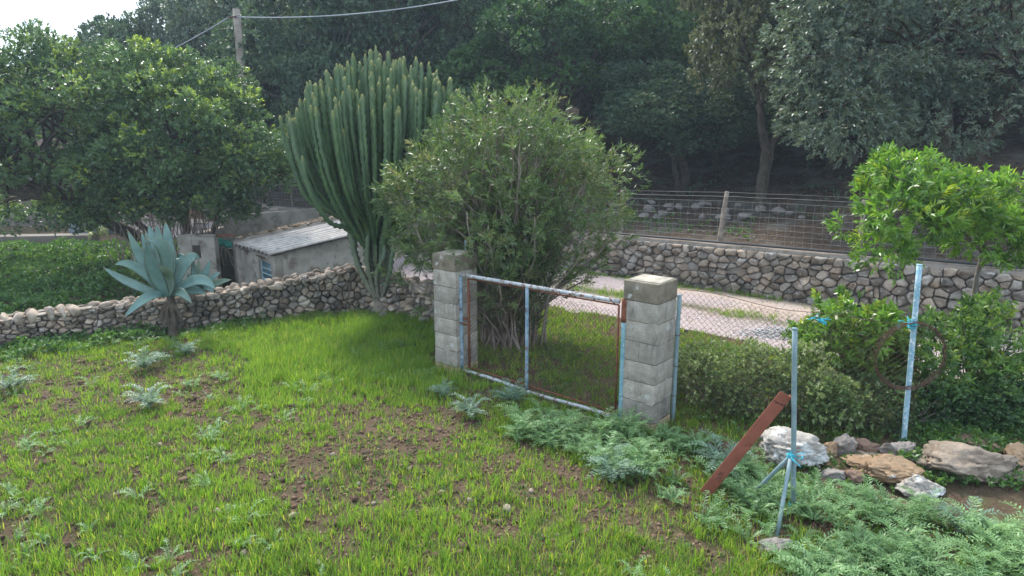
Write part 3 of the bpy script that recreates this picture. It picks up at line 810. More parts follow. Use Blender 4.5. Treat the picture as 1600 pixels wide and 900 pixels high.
# stub wall with an opening, doorway, mossy inner wall
sx0 = atY(283, 400, 14.3).x; sx1 = atY(337, 400, 14.2).x
def abox(mb, x0, x1, y0, y1, z0, z1, ch=.008, tint=(.5, .5, .5)): mb.box(((x0 + x1) / 2, (y0 + y1) / 2, (z0 + z1) / 2), (x1 - x0, y1 - y0, z1 - z0), 0, tint, ch=ch)
hx0 = atY(301, 400, 14.2).x; hx1 = atY(314, 400, 14.2).x
mb = MB(); abox(mb, sx0, hx0, 14.2, 14.4, -1, .86); abox(mb, hx1, sx1, 14.2, 14.402, -1, .84); abox(mb, hx0, hx1, 14.203, 14.4, .66, .85); abox(mb, hx0, hx1, 14.203, 14.4, -1, .38)
for k in range(14):
    x = rr.uniform(sx0, sx1); rock_into(mb, (x, 14.3, .86), (.14, .2, .07), 7300 + k, (.5, .5, .5), rr.uniform(0, 3), 2)
mb.build('stub_wall', M_plaster, sh)
mb = MB(); abox(mb, sx0, sx0 + .18, 14.405, 16.2, -1, .80); mb.build('stub_return_wall', M_plaster, sh)
pe = shp(0, 2.1, 0)
mb = MB(); abox(mb, sx1 - .9, pe.x + 1.0, 15.7, 15.9, -1, .35); mb.build('inner_wall', M_moss, sh)
mb = MB(); mb.tube([(sx1 - .1, 14.35, .83), (pe.x + .1, 14.42, .86)], .025, 6); mb.build('lintel_bar', M_rust, sh)
b0 = atY(348, 356, 16.6); b1_ = atY(500, 324, 18.6)
mb = MB(); dv = (b1_ - b0); an = math.atan2(dv.y, dv.x); mb.box(((b0.x + b1_.x) / 2, (b0.y + b1_.y) / 2, .05), (math.hypot(dv.x, dv.y), .25, 1.9), an, ch=.01)
mb.build('rear_wall', M_plaster, sh)
# green tarp rolled up in the doorway
M_tarp = surf('green_tarpaulin', (.02, .17, .12), (.04, .25, .19), scale=5, rough=.5, bst=.2)
c0 = atY(353, 381, 14.75); n1 = 26; u = np.linspace(-1, 1, n1); v = np.linspace(0, 1, 12)
UU, VV_ = np.meshgrid(u, v, indexing='ij'); rad = .10 * np.sqrt(np.clip(1 - .55 * UU ** 2, 0, 1)) + .02 * np.sin(UU * 9)
th = VV_ * 2 * math.pi
V = np.stack([c0.x + UU * .24 + .02 * np.sin(th * 2), c0.y + rad * np.cos(th), c0.z + rad * np.sin(th) * .8 - .05 * UU + .015 * np.sin(UU * 12 + th)], -1).reshape(-1, 3)
i, j = np.meshgrid(np.arange(n1 - 1), np.arange(11), indexing='ij')
tag(npobj('tarpaulin', V, np.stack([i * 12 + j, i * 12 + j + 1, (i + 1) * 12 + j + 1, (i + 1) * 12 + j], -1).reshape(-1, 4), M_tarp, smooth=True), 'crumpled green tarpaulin stuffed over the doorway of the ruined shed', 'tarpaulin')

# ------------------------------------------------------------------ far left: ledge, farmhouse wall, covered heap
M_pale = surf('pale_render', (.12, .10, .085), (.22, .19, .16), scale=2, rough=.95, bst=.3)
M_tile = surf('clay_tiles', (.13, .085, .06), (.21, .15, .11), scale=8, rough=.9, bst=.6)
l0, l1 = at(-200, 380, .1), at(150, 374, .1)
mb = MB(); dv = l1 - l0; mb.box((l0 + l1) / 2 + Vector((0, 0, .0)), (dv.length, .45, .3), math.atan2(dv.y, dv.x), ch=.02)
tag(mb.build('stone_ledge', M_pale), 'low pale stone ledge beyond the leafy yard on the left', 'ledge')
h0 = atY(-160, 300, 22.5); fh = empty('farmhouse', (h0.x + 2, 24, 0), 'pale rendered farmhouse half hidden behind the left tree', 'house')
hx = atY(66, 300, 22.5).x
mb = MB(); abox(mb, h0.x, hx, 22.5, 26.5, -.3, 2.3, .02); mb.build('wall', M_pale, fh)
mb = MB(); n_ = 60; xs = np.linspace(h0.x - .3, hx + .3, n_); zc = .03 * np.cos(np.arange(n_) * math.pi / 1)
V = []
for y_, z_ in ((22.2, 2.25), (24.5, 2.8), (26.8, 2.25)): V.append(np.stack([xs, 0 * xs + y_, z_ + zc], -1))
V = np.concatenate(V); V = np.concatenate([V, V - [0, 0, .1]]); i, j = np.meshgrid(np.arange(2), np.arange(n_ - 1), indexing='ij')
Q = np.stack([i * n_ + j, i * n_ + j + 1, (i + 1) * n_ + j + 1, (i + 1) * n_ + j], -1).reshape(-1, 4)
jj = np.arange(n_ - 1); mb.add(V, np.concatenate([Q, Q + 3 * n_, np.stack([jj, jj + 1, jj + 1 + 3 * n_, jj + 3 * n_], -1)]))
mb.build('roof', M_tile, fh)
mb = MB(); abox(mb, hx - 1.6, hx - .8, 22.46, 22.497, 1.0, 1.9, .005); mb.build('window', M_dark, fh)
M_btarp = surf('blue_grey_sheet', (.10, .13, .15), (.17, .20, .22), scale=3, rough=.6, bst=.5, bsc=6, bd=.03)
V, T = ico(4); o3 = at(112, 372, 0); o3 = Vector((o3.x, o3.y + 1.2, 0))
f = fbm(V[:, 0] * 1.5 + 9, V[:, 1] * 1.5, V[:, 2] * 1.5, 4) - .5
V = V * (1 + f * .5)[:, None] * [.75, .5, .75] + [o3.x, o3.y, .1]
tag(npobj('covered_heap', V, T, M_btarp, smooth=True), 'heap covered by a blue grey sheet under the left tree', 'heap')

# ------------------------------------------------------------------ rocks by the posts
M_r1 = surf('lichen_rock', (.27, .235, .20), (.42, .38, .33), scale=4, rough=.95, bsc=22, bst=.9, bd=.02, c3=(.56, .56, .53), s3=6, t3=(.51, .57))
M_r2 = surf('ochre_rock', (.20, .125, .07), (.36, .25, .155), scale=4, rough=.95, bsc=22, bst=.9, bd=.02, c3=(.50, .47, .42), s3=9, t3=(.62, .67))
M_r3 = surf('grey_rock', (.16, .14, .125), (.32, .28, .25), scale=5, rough=.95, bsc=26, bst=.9, bd=.02, c3=(.46, .45, .42), s3=8, t3=(.62, .68))
M_r4 = surf('red_brown_rock', (.15, .09, .065), (.27, .18, .13), scale=5, rough=.95, bsc=26, bst=.9, bd=.02)
M_r5 = surf('tan_grey_rock', (.20, .15, .11), (.36, .29, .22), scale=3, rough=.95, bsc=18, bst=1.0, bd=.03, c3=(.50, .49, .46), s3=5, t3=(.62, .67))
def boulder(seed, sub):
    r = np.random.default_rng(seed); V, T = ico(sub); V = V.copy(); D0 = V.copy(); o = r.uniform(0, 50, 3)
    lo = fbm(V[:, 0] * 1.3 + o[0], V[:, 1] * 1.3 + o[1], V[:, 2] * 1.3 + o[2], 3) - .5
    V = V * (1 + lo * .75)[:, None]
    for _ in range(15):
        n_ = nrm(r.normal(size=3)); d = r.uniform(.5, .85); k = V @ n_ - d; V -= np.where(k > 0, k, 0)[:, None] * n_ * .93
    a = fbm(V[:, 0] * 3.5 + o[1], V[:, 1] * 3.5 + o[2], V[:, 2] * 3.5 + o[0], 5)
    b = fbm(V[:, 0] * 9 + o[2], V[:, 1] * 9, V[:, 2] * 9 + o[1], 4)
    V = V + D0 * (-.28 * np.exp(-(abs(a - .5) / .035)) * .6 + (a - .5) * .28 + (b - .5) * .12)[:, None]
    return V, T
rocks = [  # px0, px1, top, base, depth factor, material, rot, label
 (1180, 1279, 668, 729, .8, M_r1, .1, 'white lichened limestone boulder beside the rusty iron bar'),
 (1283, 1312, 690, 712, .9, M_r2, .3, 'small ochre stone next to the white lichened boulder'),
 (1303, 1338, 676, 712, .9, M_r3, .8, 'small grey upright stone at the left end of the rock heap'),
 (1330, 1374, 684, 712, .9, M_r4, .2, 'small reddish brown stone leaning behind the left end of the rock heap'),
 (1316, 1372, 698, 716, .9, M_r5, 0., 'flat grey tan stone lying before the reddish brown one'),
 (1381, 1434, 688, 727, .95, M_r3, .5, 'round dark grey boulder at the foot of the leaning post'),
 (1318, 1392, 714, 740, .9, M_r2, .1, 'flat orange tan slab in front of the small heap stones'),
 (1285, 1322, 733, 752, .9, M_r3, .7, 'low lichen spotted stone in front left of the orange slab'),
 (1322, 1352, 735, 753, .9, M_r4, .1, 'little brown stone tucked under the orange slab'),
 (1350, 1450, 714, 760, .7, M_r2, -.3, 'long ochre boulder with white lichen spots left of the largest boulder'),
 (1434, 1590, 694, 764, .75, M_r5, -.1, 'largest rugged tan grey boulder of the heap'),
 (1403, 1478, 743, 782, .7, M_r1, .3, 'lichened stone half buried in weeds before the largest boulder'),
 (1490, 1572, 684, 712, .9, M_r4, .0, 'reddish brown boulder lying behind the largest one'),
 (1560, 1640, 698, 742, .9, M_r2, .4, 'ochre boulder at the right edge of the picture'),
 (1568, 1650, 726, 766, .7, M_r5, .2, 'tan stone below the ochre boulder at the right edge'),
 (1186, 1242, 836, 870, .55, M_r3, .35, 'flat lichened stone at the foot of the left brace of the post')]
for k, (x0, x1, yt, yb, df, m_, rz, lab) in enumerate(rocks):
    g = at((x0 + x1) / 2, yb, .0); d = g.y * cp + CAMZ * sp
    W_ = (x1 - x0) / F * d * 1.1; D_ = W_ * df; back = D_ * .42
    yc = g.y + back * .8
    ht = atY((x0 + x1) / 2, yt, yc)[2]
    xc = g.x * (yc / g.y)
    V, T = boulder(300 + k * 7, 5 if W_ > .3 else 4)
    V = V / np.abs(V).max(0) ; ca, sa = math.cos(rz), math.sin(rz)
    V = V * [W_ * .52, D_ * .5, (ht + .08) * .5]
    V = V + [xc, yc, (ht - .08) * .5]
    o = npobj('boulder' if W_ > .28 else 'stone', V - [xc, yc, 0], T, m_, None, smooth=True); o.location = (xc, yc, 0)
    tag(o, lab, 'boulder' if W_ > .28 else 'stone', 'rocks heaped by the fence posts')
    if k == 10: bpy.context.view_layer.update()
# ------------------------------------------------------------------ utility pole and cable
M_pole = surf('concrete_pole', (.19, .155, .125), (.31, .27, .225), scale=6, rough=.95, bsc=40, bst=.4, bd=.01)
YP = 19.5; pt_ = atY(369, 14, YP); zb = H1(pt_.x, YP)
up = empty('utility_pole', (pt_.x, YP, zb), 'grey brown utility pole rising behind the left tree', 'pole')
mb = MB(); hh = pt_.z - zb
M4 = np.linspace(0, 1, 9); P = [(pt_.x + .0, YP, zb - .3 + (hh + .3) * f) for f in M4]
mb.tube(P, .135 - .035 * M4, 8); mb.build('shaft', M_pole, up)
mb = MB(); mb.tube([(pt_.x - .2, YP - .12, pt_.z - .22), (pt_.x + .12, YP - .12, pt_.z - .2)], .02, 6); mb.build('cable_bracket', M_rustw, up)
M_cable = surf('pale_cable', (.22, .24, .26), (.32, .34, .36), scale=9, rough=.6, bst=0)
def cable(a, b, sag, rad, lab):
    q = np.linspace(0, 1, 60)[:, None]; P = np.array(a) * (1 - q) + np.array(b) * q; P[:, 2] -= sag * 4 * (q * (1 - q))[:, 0]
    mb = MB(); mb.tube(P, rad, 6, cap=False); return tag(mb.build('cable', M_cable, smooth=True), lab, 'cable')
A_ = (pt_.x + .05, YP - .13, pt_.z - .22)
B_ = atY(1130, -125, 17.0)
cable(A_, tuple(B_), .62, .016, 'pale overhead cable sagging to the right from the utility pole')
cable((pt_.x - .15, YP - .13, pt_.z - .22), tuple(atY(60, 150, 24)), .3, .014, 'overhead cable running left from the utility pole into the trees')

# ------------------------------------------------------------------ agaves
def agavemat(name, a_, b_, edge=None):
    m, n, l, b = newmat(name)
    at_, s = attr(n); geo = N(n, 'ShaderNodeTexCoord').outputs['Object']
    c = mixc(n, l, noise_ramp(n, l, 6, .3, .7, 5, geo), a_, b_)
    c = mixc(n, l, noise_ramp(n, l, 3, .6, .75, 5, geo), c, (a_[0] * 1.6, a_[1] * 1.35, a_[2] * 1.0))
    c = mixc(n, l, s.outputs[1], c, (a_[0] * 1.9, a_[1] * 1.05, a_[2] * .55))
    c = mixc(n, l, s.outputs[0], c, edge or (.16, .11, .05))
    l.new(c, b.inputs['Base Color']); b.inputs['Roughness'].default_value = .5; b.inputs['Specular IOR Level'].default_value = .4
    bump(n, l, b, noise_ramp(n, l, 20, 0, 1, 4, geo), .25, .01)
    t = N(n, 'ShaderNodeBsdfTranslucent'); l.new(c, t.inputs['Color']); ms = N(n, 'ShaderNodeMixShader'); ms.inputs[0].default_value = .12
    l.new(b.outputs[0], ms.inputs[1]); l.new(t.outputs[0], ms.inputs[2]); l.new(ms.outputs[0], n['Material Output'].inputs[0]); return m
M_agave = agavemat('agave_leaf', (.08, .16, .14), (.16, .265, .235))
M_varieg = agavemat('variegated_agave_leaf', (.07, .14, .05), (.10, .18, .07), (.50, .45, .14))
def agave_leaf(mb, B, C, T, wd, ref=(0, -1, .55), stripe=False, trough=.16):
    B, C, T = [np.array(v) for v in (B, C, T)]; k = 16; q = np.linspace(0, 1, k)[:, None]
    P = B * (1 - q) ** 2 + 2 * C * q * (1 - q) + T * q ** 2
    Tn = nrm(np.gradient(P, axis=0)); ref = np.array(ref, float)
    S = nrm(np.cross(Tn, ref)); U = np.cross(S, Tn); q = q[:, 0]
    w_ = wd * (np.interp(q, [0, .12, .42, .62, .8, .93, 1], [.52, .66, 1, .92, .62, .26, .02]))
    xs = np.array([-1, -.6, 0, .6, 1, .6, 0, -.6]); ys = np.array([trough, .5 * trough, 0, .5 * trough, trough, .5 * trough - .07, -.10, .5 * trough - .07])
    V = P[:, None] + S[:, None] * (w_[:, None] * .5 * xs)[..., None] + U[:, None] * (w_[:, None] * ys)[..., None]
    c = np.zeros((k, 8, 3)); c[..., 1] = random.random() ** 2 * .6; c[q > .94] = 1; c[:, [0, 4], 1] += .35
    if stripe: c[:, [0, 4]] = 1; c[:, [1, 3, 5, 7]] = .5
    i, j = np.meshgrid(np.arange(k - 1), np.arange(8), indexing='ij'); j2 = (j + 1) % 8
    mb.add(V.reshape(-1, 3), np.stack([i * 8 + j, (i + 1) * 8 + j, (i + 1) * 8 + j2, i * 8 + j2], -1).reshape(-1, 4), None, c.reshape(-1, 3))
YA = LW[4][1] - .32
def agave(name, base, leaves, lab, grp, trunk=True, zc=None):
    bp = atY(base[0], base[1], YA + base[2])
    t = empty('agave', (bp.x, bp.y, 0), lab, 'agave', grp)
    for (tx, ty, dy, cx, cy, wd) in leaves:
        mb = MB(); T = atY(tx, ty, bp.y + dy); C_ = atY(cx, cy, bp.y + dy * .55)
        ra = (0, -1, .55) if dy < .25 else (.15, -1, .2)
        oo = (T - bp); oo = Vector((oo.x, oo.y, 0)).normalized() * .05
        agave_leaf(mb, bp + oo, C_, T, wd * 1.14, ra); mb.build('leaf', M_agave, t, smooth=True)
    return t, bp
big = [(198, 357, .05, 232, 430, .17), (220, 361, .35, 240, 420, .14), (226, 358, .5, 245, 410, .12), (231, 349, .45, 250, 400, .17), (244, 348, .4, 255, 400, .17), (258, 345, .30, 268, 395, .17),
       (228, 378, -.35, 240, 425, .20), (226, 374, -.15, 278, 372, .18), (178, 414, -.2, 212, 400, .13), (160, 417, .15, 205, 448, .12), (192, 498, -.55, 240, 448, .15),
       (276, 405, .3, 292, 385, .14), (312, 405, .2, 295, 385, .16), (246, 414, -.5, 280, 432, .15), (337, 454, -.3, 315, 418, .15), (322, 460, -.1, 300, 446, .13), (268, 380, .5, 272, 410, .15),
       (208, 400, .5, 225, 420, .12), (300, 475, -.35, 280, 445, .12)]
ta, bpA = agave('agave', (264, 462, 0), big, 'large blue green agave sprawling over the field wall', 'agaves on the field wall')
small = [(302, 404, .05, 303, 432, .09), (311, 406, .1, 308, 430, .09), (329, 405, .0, 322, 428, .10), (362, 437, -.1, 335, 440, .10), (345, 425, .2, 330, 432, .09), (292, 425, -.1, 300, 440, .08), (335, 458, -.25, 320, 440, .09), (316, 420, -.15, 312, 440, .09)]
tb, bpB = agave('agave', (308, 458, .12), small, 'small agave offset growing just right of the large one', 'agaves on the field wall')
M_fib = surf('dry_agave_fibre', (.045, .036, .028), (.13, .10, .075), scale=12, rough=.95, bsc=60, bst=.8, bd=.01)
mb = MB(); rr = np.random.default_rng(21)
zz = np.linspace(-.05, bpA.z, 12); mb.tube(np.stack([bpA.x + .03 * np.sin(zz * 4), bpA.y + 0 * zz, zz], -1), np.linspace(.075, .055, 12) * rr.uniform(.85, 1.15, 12), 10)
mb.build('trunk', M_fib, ta)
for k in range(7):
    mb = MB(); a_ = rr.uniform(-2.6, -.5); d = Vector((math.cos(a_), math.sin(a_) * .5, 0)); B0 = Vector(bpA) - Vector((0, 0, rr.uniform(.05, .3)))
    agave_leaf(mb, B0, B0 + d * .18 + Vector((0, 0, -.05)), B0 + d * rr.uniform(.12, .22) + Vector((0, 0, -rr.uniform(.25, .4))), .06, trough=.3); mb.build('dry_leaf', M_fib, ta, smooth=True)
vb = at(157, 383, 0); vg = empty('variegated_agave', (vb.x, vb.y, 0), 'yellow striped variegated agave with curled leaves under the left tree', 'agave')
for k in range(10):
    a_ = k / 10 * 6.283 + rr.uniform(-.2, .2); L_ = rr.uniform(.35, .6); d = Vector((math.cos(a_), math.sin(a_) * .7, 0)); B0 = Vector((vb.x, vb.y, .22))
    mb = MB(); agave_leaf(mb, B0 + d * .03, B0 + d * L_ * .8 + Vector((0, 0, rr.uniform(.2, .55))), B0 + d * L_ + Vector((0, 0, rr.uniform(-.15, .3))), .10, ref=(0, -1, .6), stripe=True); mb.build('leaf', M_varieg, vg, smooth=True)

# ------------------------------------------------------------------ candelabra cactus
def cactmat():
    m, n, l, b = newmat('cactus_skin')
    a, s = attr(n); geo = N(n, 'ShaderNodeTexCoord').outputs['Object']
    c = mixc(n, l, noise_ramp(n, l, 4, .3, .7, 4, geo), (.038, .090, .028), (.090, .160, .048))
    c = mixc(n, l, s.outputs[0], c, (.17, .225, .165))      # older pale glaucous skin
    c = mixc(n, l, s.outputs[1], c, (.24, .21, .035))     # yellowish growing tips
    c = mixc(n, l, s.outputs[2], c, (.21, .18, .14))      # corky wood
    l.new(c, b.inputs['Base Color']); b.inputs['Roughness'].default_value = .55; b.inputs['Specular IOR Level'].default_value = .4
    bump(n, l, b, noise_ramp(n, l, 30, 0, 1, 4, geo), .25, .01); return m
M_cact = cactmat()
cb = at(594, 489, 0); cb = Vector((cb.x, cb.y, 0)); CY = cb.y
CX = cb.x + .10
ct = empty('candelabra_cactus', (cb.x, cb.y, 0), 'tall candelabra cactus tree with many ribbed upright arms behind the field wall', 'cactus')
rr = np.random.default_rng(33)
def arm(mb, ctrl, r0=.052, pale=0.0, seg=.05, tip=True, wood=0.0):
    P = np.array([tuple(p) for p in ctrl], float)
    # Catmull-Rom resample
    Pp = np.concatenate([[2 * P[0] - P[1]], P, [2 * P[-1] - P[-2]]]); out = []
    for a_ in range(1, len(Pp) - 2):
        for q in np.linspace(0, 1, 14, endpoint=False):
            p0, p1_, p2_, p3 = Pp[a_ - 1:a_ + 3]
            out.append(.5 * (2 * p1_ + (p2_ - p0) * q + (2 * p0 - 5 * p1_ + 4 * p2_ - p3) * q * q + (3 * p1_ - p0 - 3 * p2_ + p3) * q ** 3))
    out.append(P[-1]); out = np.array(out)
    s = poly_s(out); n_ = max(6, int(s[-1] / seg)); si = np.linspace(0, s[-1], n_)
    C = np.stack([np.interp(si, s, out[:, k]) for k in range(3)], -1)
    C[1:-1] += rr.normal(size=(n_ - 2, 3)) * .004
    kk = 10; th = np.arange(kk)
    rib = np.where(th % 2 == 0, 1.0, .50)[None] * np.ones((n_, 1))
    scal = 1 + .26 * np.where(np.arange(n_) % 2 == 0, 1, -1) * rr.uniform(.5, 1.3, n_); rib[:, ::2] *= scal[:, None]
    yrs = 1 - .10 * np.exp(-((np.mod(si + rr.uniform(0, .4), .42) - .03) / .035) ** 2)
    rad = r0 * yrs * np.interp(si, [0, .15, .4], [.75, .92, 1]) * (np.interp(s[-1] - si, [0, .03, .09], [.28, .75, 1]) if tip else 1)
    c = np.zeros((n_, 3)); c[:, 0] = np.clip(pale + rr.normal() * .06, 0, 1); c[:, 1] = np.exp(-(s[-1] - si) / .045) * .75 * tip
    c[:, 2] = np.clip(wood * (1 - si / max(s[-1], .01) * 1.5), 0, 1)
    mb.tube(C, rad, kk, tint=c, prof=rib)
zz = np.array([-.1, .05, .2, .35, .5, .62])
mb = MB(); mb.tube(np.stack([cb.x + .01 * np.sin(zz * 9), cb.y + 0 * zz, zz], -1), np.array([.19, .165, .145, .14, .15, .13]), 14, tint=(.3, 0, 1))
mb.tube([(cb.x, cb.y, .55), (cb.x + .03, cb.y + .05, 1.0), (cb.x + .04, cb.y + .1, 1.7)], [.12, .11, .07], 10, tint=(.4, 0, .9)); mb.build('trunk', M_cact, ct, smooth=True)
def dome(rn, phi):      # height of the tips over the head
    x = rn * math.cos(phi)
    return 4.10 - (.50 if x < 0 else .30) * x * x - .42 * (rn * math.sin(phi)) ** 2
n_l = 12; arms = {k: [] for k in range(n_l)}
for k in range(250):
    rn = math.sqrt((k + .5) / 250) * 1.46; phi = k * 2.39996 + rr.uniform(-.2, .2); arms[int(((phi + math.pi / n_l) % (2 * math.pi)) / (2 * math.pi) * n_l) % n_l].append((rn, phi))
for k in range(n_l):
    mb = MB(); pk = k / n_l * 2 * math.pi; base = Vector((cb.x, cb.y, rr.uniform(.5, .7)))
    low = math.cos(pk) < -.3 or True
    knee = base + Vector((math.cos(pk) * .20, math.sin(pk) * .20, rr.uniform(.45, .75)))
    arm(mb, [base + Vector((math.cos(pk) * .07, math.sin(pk) * .07, 0)), base + Vector((math.cos(pk) * .18, math.sin(pk) * .18, .3)), knee, knee + Vector((math.cos(pk) * .12, math.sin(pk) * .12, .35))], .062, .55, tip=False, wood=.8)
    for rn, phi in arms[k]:
        ex, ey = math.cos(phi) * rn * 1.03, math.sin(phi) * rn * .95
        zt = dome(rn, phi) + rr.normal() * .08 - (rr.random() < .15) * rr.uniform(.1, .5)
        x1 = CX + ex; y1 = cb.y + ey
        zlow = max(1.25, min(zt - rr.uniform(1.2, 1.9), knee.z + .9 + rn * .35))
        pa = knee + Vector(((x1 - knee.x) * .30, (y1 - knee.y) * .30, .22 + .12 * rn))
        f2 = rr.uniform(.62, .75); zlow = knee.z + (zt - knee.z) * rr.uniform(.36, .46)
        pb_ = Vector((knee.x + (x1 - knee.x) * f2, knee.y + (y1 - knee.y) * f2, zlow))
        arm(mb, [knee, pa, pb_, Vector((x1 * .93 + cb.x * .07, y1 * .93 + cb.y * .07, (zlow + zt) / 2)), Vector((x1, y1, zt))], rr.uniform(.032, .042), max(0, .30 - .1 * zt / 4))
    mb.build('branch', M_cact, ct)
def pxarm(pts, r0, pale, wood=.0):
    mb = MB(); arm(mb, [atY(x, y, CY + dy) for x, y, dy in pts], r0, pale, wood=wood); mb.build('branch', M_cact, ct)
pxarm([(590, 472, -.1), (572, 440, -.15), (556, 405, -.25), (546, 362, -.35), (530, 320, -.4), (514, 285, -.4), (508, 256, -.4)], .06, .75, .9)
pxarm([(556, 405, -.25), (552, 370, -.3), (540, 330, -.35), (528, 290, -.4), (522, 262, -.4)], .045, .6)
pxarm([(592, 470, -.12), (588, 430, -.2), (600, 395, -.3), (598, 360, -.35)], .045, .85, 1.0)
pxarm([(596, 470, -.12), (606, 436, -.25), (612, 405, -.35), (614, 380, -.4)], .04, .85, 1.0)
pxarm([(590, 472, -.1), (580, 440, -.2), (574, 405, -.3), (575, 350, -.4), (572, 300, -.4)], .048, .6, .9)
pxarm([(546, 362, -.2), (520, 320, -.2), (492, 268, -.2), (468, 235, -.2), (456, 196, -.2)], .044, .35)
pxarm([(510, 290, -.2), (488, 262, -.15), (472, 232, -.1), (466, 190, -.1)], .044, .3)
pxarm([(575, 350, -.3), (572, 290, -.5), (566, 230, -.55), (560, 175, -.6)], .05, .35)
pxarm([(580, 330, -.3), (590, 270, -.55), (592, 210, -.6), (590, 160, -.6)], .05, .3)
pxarm([(585, 340, -.3), (604, 280, -.5), (612, 220, -.6), (618, 168, -.6)], .048, .3)
# ------------------------------------------------------------------ woody plants
M_bark = surf('bark', (.05, .038, .028), (.12, .095, .07), scale=8, rough=.95, bsc=40, bst=.8, bd=.02)
M_bark2 = surf('grey_bark', (.10, .085, .07), (.22, .19, .16), scale=8, rough=.95, bsc=50, bst=.6, bd=.01)
M_twig = surf('twig', (.15, .12, .095), (.30, .245, .20), scale=8, rough=.9, bst=0)
L_oak = leafmat('oak_leaves', (.028, .058, .036), (.12, .185, .095), (.12, .15, .05), .22, .5, .4)
L_silver = leafmat('silvery_leaves', (.04, .075, .052), (.19, .24, .165), (.22, .24, .13), .25, .38, .6)
L_olive = leafmat('olive_leaves', (.055, .07, .036), (.19, .20, .105), (.19, .18, .07), .25, .5, .4)
L_mid = leafmat('green_leaves', (.032, .075, .026), (.10, .19, .055), (.15, .22, .05), .28, .45, .45)
L_carob = leafmat('carob_leaves', (.034, .075, .036), (.15, .24, .095), (.38, .47, .06), .34, .36, .6)
L_olean = leafmat('oleander_leaves', (.055, .10, .035), (.175, .25, .085), (.26, .22, .11), .3, .4, .55)
L_bright = leafmat('bright_leaves', (.06, .14, .024), (.19, .34, .05), (.34, .38, .04), .42, .35, .6)
L_shrub = leafmat('shrub_leaves', (.05, .115, .03), (.17, .29, .07), (.26, .32, .06), .4, .4, .5)
L_low = leafmat('scrub_leaves', (.06, .115, .035), (.25, .33, .12), (.36, .37, .24), .3, .45, .4)
def sprigs(P, D, k, L, W, spread, slen, r, tone, young):
    """k leaves spiralling round each sprig axis; tone (n,), young (n,)"""
    n_ = len(P); D = nrm(D); ref = rdir(n_, r); a = nrm(np.cross(D, ref)); b = np.cross(D, a)
    Vs, Qs, Cs, off = [], [], [], 0
    for i in range(k):
        th = i * 2.4 + r.uniform(0, 6.28, n_); q = (i + .5) / k
        rad = a * np.cos(th)[:, None] + b * np.sin(th)[:, None]
        sp_ = spread * (1.15 - .6 * q)
        d = nrm(D * (1 - .35 * sp_) + rad * sp_ + r.normal(size=(n_, 3)) * .12 + [0, 0, -.08])
        nn = D + r.normal(size=(n_, 3)) * .35
        V, Q = leaf_quads(P + D * slen * q, d, nn, L * r.uniform(.7, 1.2, n_), W * r.uniform(.8, 1.2, n_))
        c = np.zeros((n_, 3)); c[:, 0] = np.clip(tone + r.normal(size=n_) * .16, 0, 1); c[:, 1] = np.clip(young * (.35 + .65 * q) + (r.random(n_) < .012) * .5, 0, 1)
        Vs.append(V); Qs.append(Q + off); Cs.append(np.repeat(c, 4, 0)); off += len(V)
    return np.concatenate(Vs), np.concatenate(Qs), np.concatenate(Cs)
def crown(lobes, ncl, rc, nsp, k, L, W, seed, droop=0., gap=.40, spread=.8, slen=.08, ymix=.15, ypow=1., inner=.62, flat=.75):
    r = np.random.default_rng(seed); C = np.array([l[0] for l in lobes], float); Rd = np.array([l[1] for l in lobes], float)
    area = (Rd[:, 0] * Rd[:, 1] * Rd[:, 2]) ** (2 / 3); pr = area / area.sum()
    cl, out = [], []
    while len(cl) < ncl:
        i = r.choice(len(C), p=pr); d = rdir(1, r)[0]
        if d[2] < -.55: continue
        f = fbm([d[0] * 2.1 + i * 7], [d[1] * 2.1], [d[2] * 2.1], 3, seed)[0]
        if f < gap and r.random() < .8: continue
        rf = r.uniform(inner, 1.0) * (.82 + .36 * f)
        p = C[i] + d * Rd[i] * rf
        ins = (((p - C) / (Rd * .75)) ** 2).sum(1); ins[i] = 9
        if (ins < 1).any() and r.random() < .75: continue
        cl.append(p); out.append(nrm((p - C[i]) / Rd[i] ** 1.2))
    cl, out = np.array(cl), np.array(out)
    tone = np.clip(.5 + .30 * r.normal(size=ncl), 0, 1); rcl = rc * r.uniform(.6, 1.3, ncl)
    idx = np.repeat(np.arange(ncl), nsp); n_ = len(idx)
    d = rdir(n_, r); d = nrm(d + out[idx] * .55)
    P = cl[idx] + d * (rcl[idx] * r.uniform(.3, 1, n_) ** .45)[:, None] * [1, 1, flat]
    D = nrm(d * .8 + out[idx] * .5 + r.normal(size=(n_, 3)) * .35 + [0, 0, .15 - droop])
    yc = (r.random(ncl) < ymix) * r.uniform(.3, 1, ncl)
    young = yc[idx] * (r.random(n_) < .6) * np.clip(.5 + D[:, 2], 0, 1)
    V, Q, T = sprigs(P, D, k, L, W, spread, slen, r, tone[idx], young)
    return cl, V, Q, T
def limbs(mb, start, cl, r0, seed, every=3, wob=.15, r1=.012):
    r = np.random.default_rng(seed)
    for c in cl[::every]:
        s = np.array(start[r.integers(len(start))], float) if np.ndim(start) == 2 else np.array(start, float)
        mid = s + (c - s) * .5 + r.normal(size=3) * wob * np.linalg.norm(c - s) * .4 + [0, 0, .1 * np.linalg.norm(c - s)]
        q = np.linspace(0, 1, 9)[:, None]; P = s * (1 - q) ** 2 + 2 * mid * q * (1 - q) + c * q ** 2
        P[1:-1] += r.normal(size=(7, 3)) * .02 * np.linalg.norm(c - s) * .5
        mb.tube(P, np.linspace(r0, r1, 9), 5, cap=False)
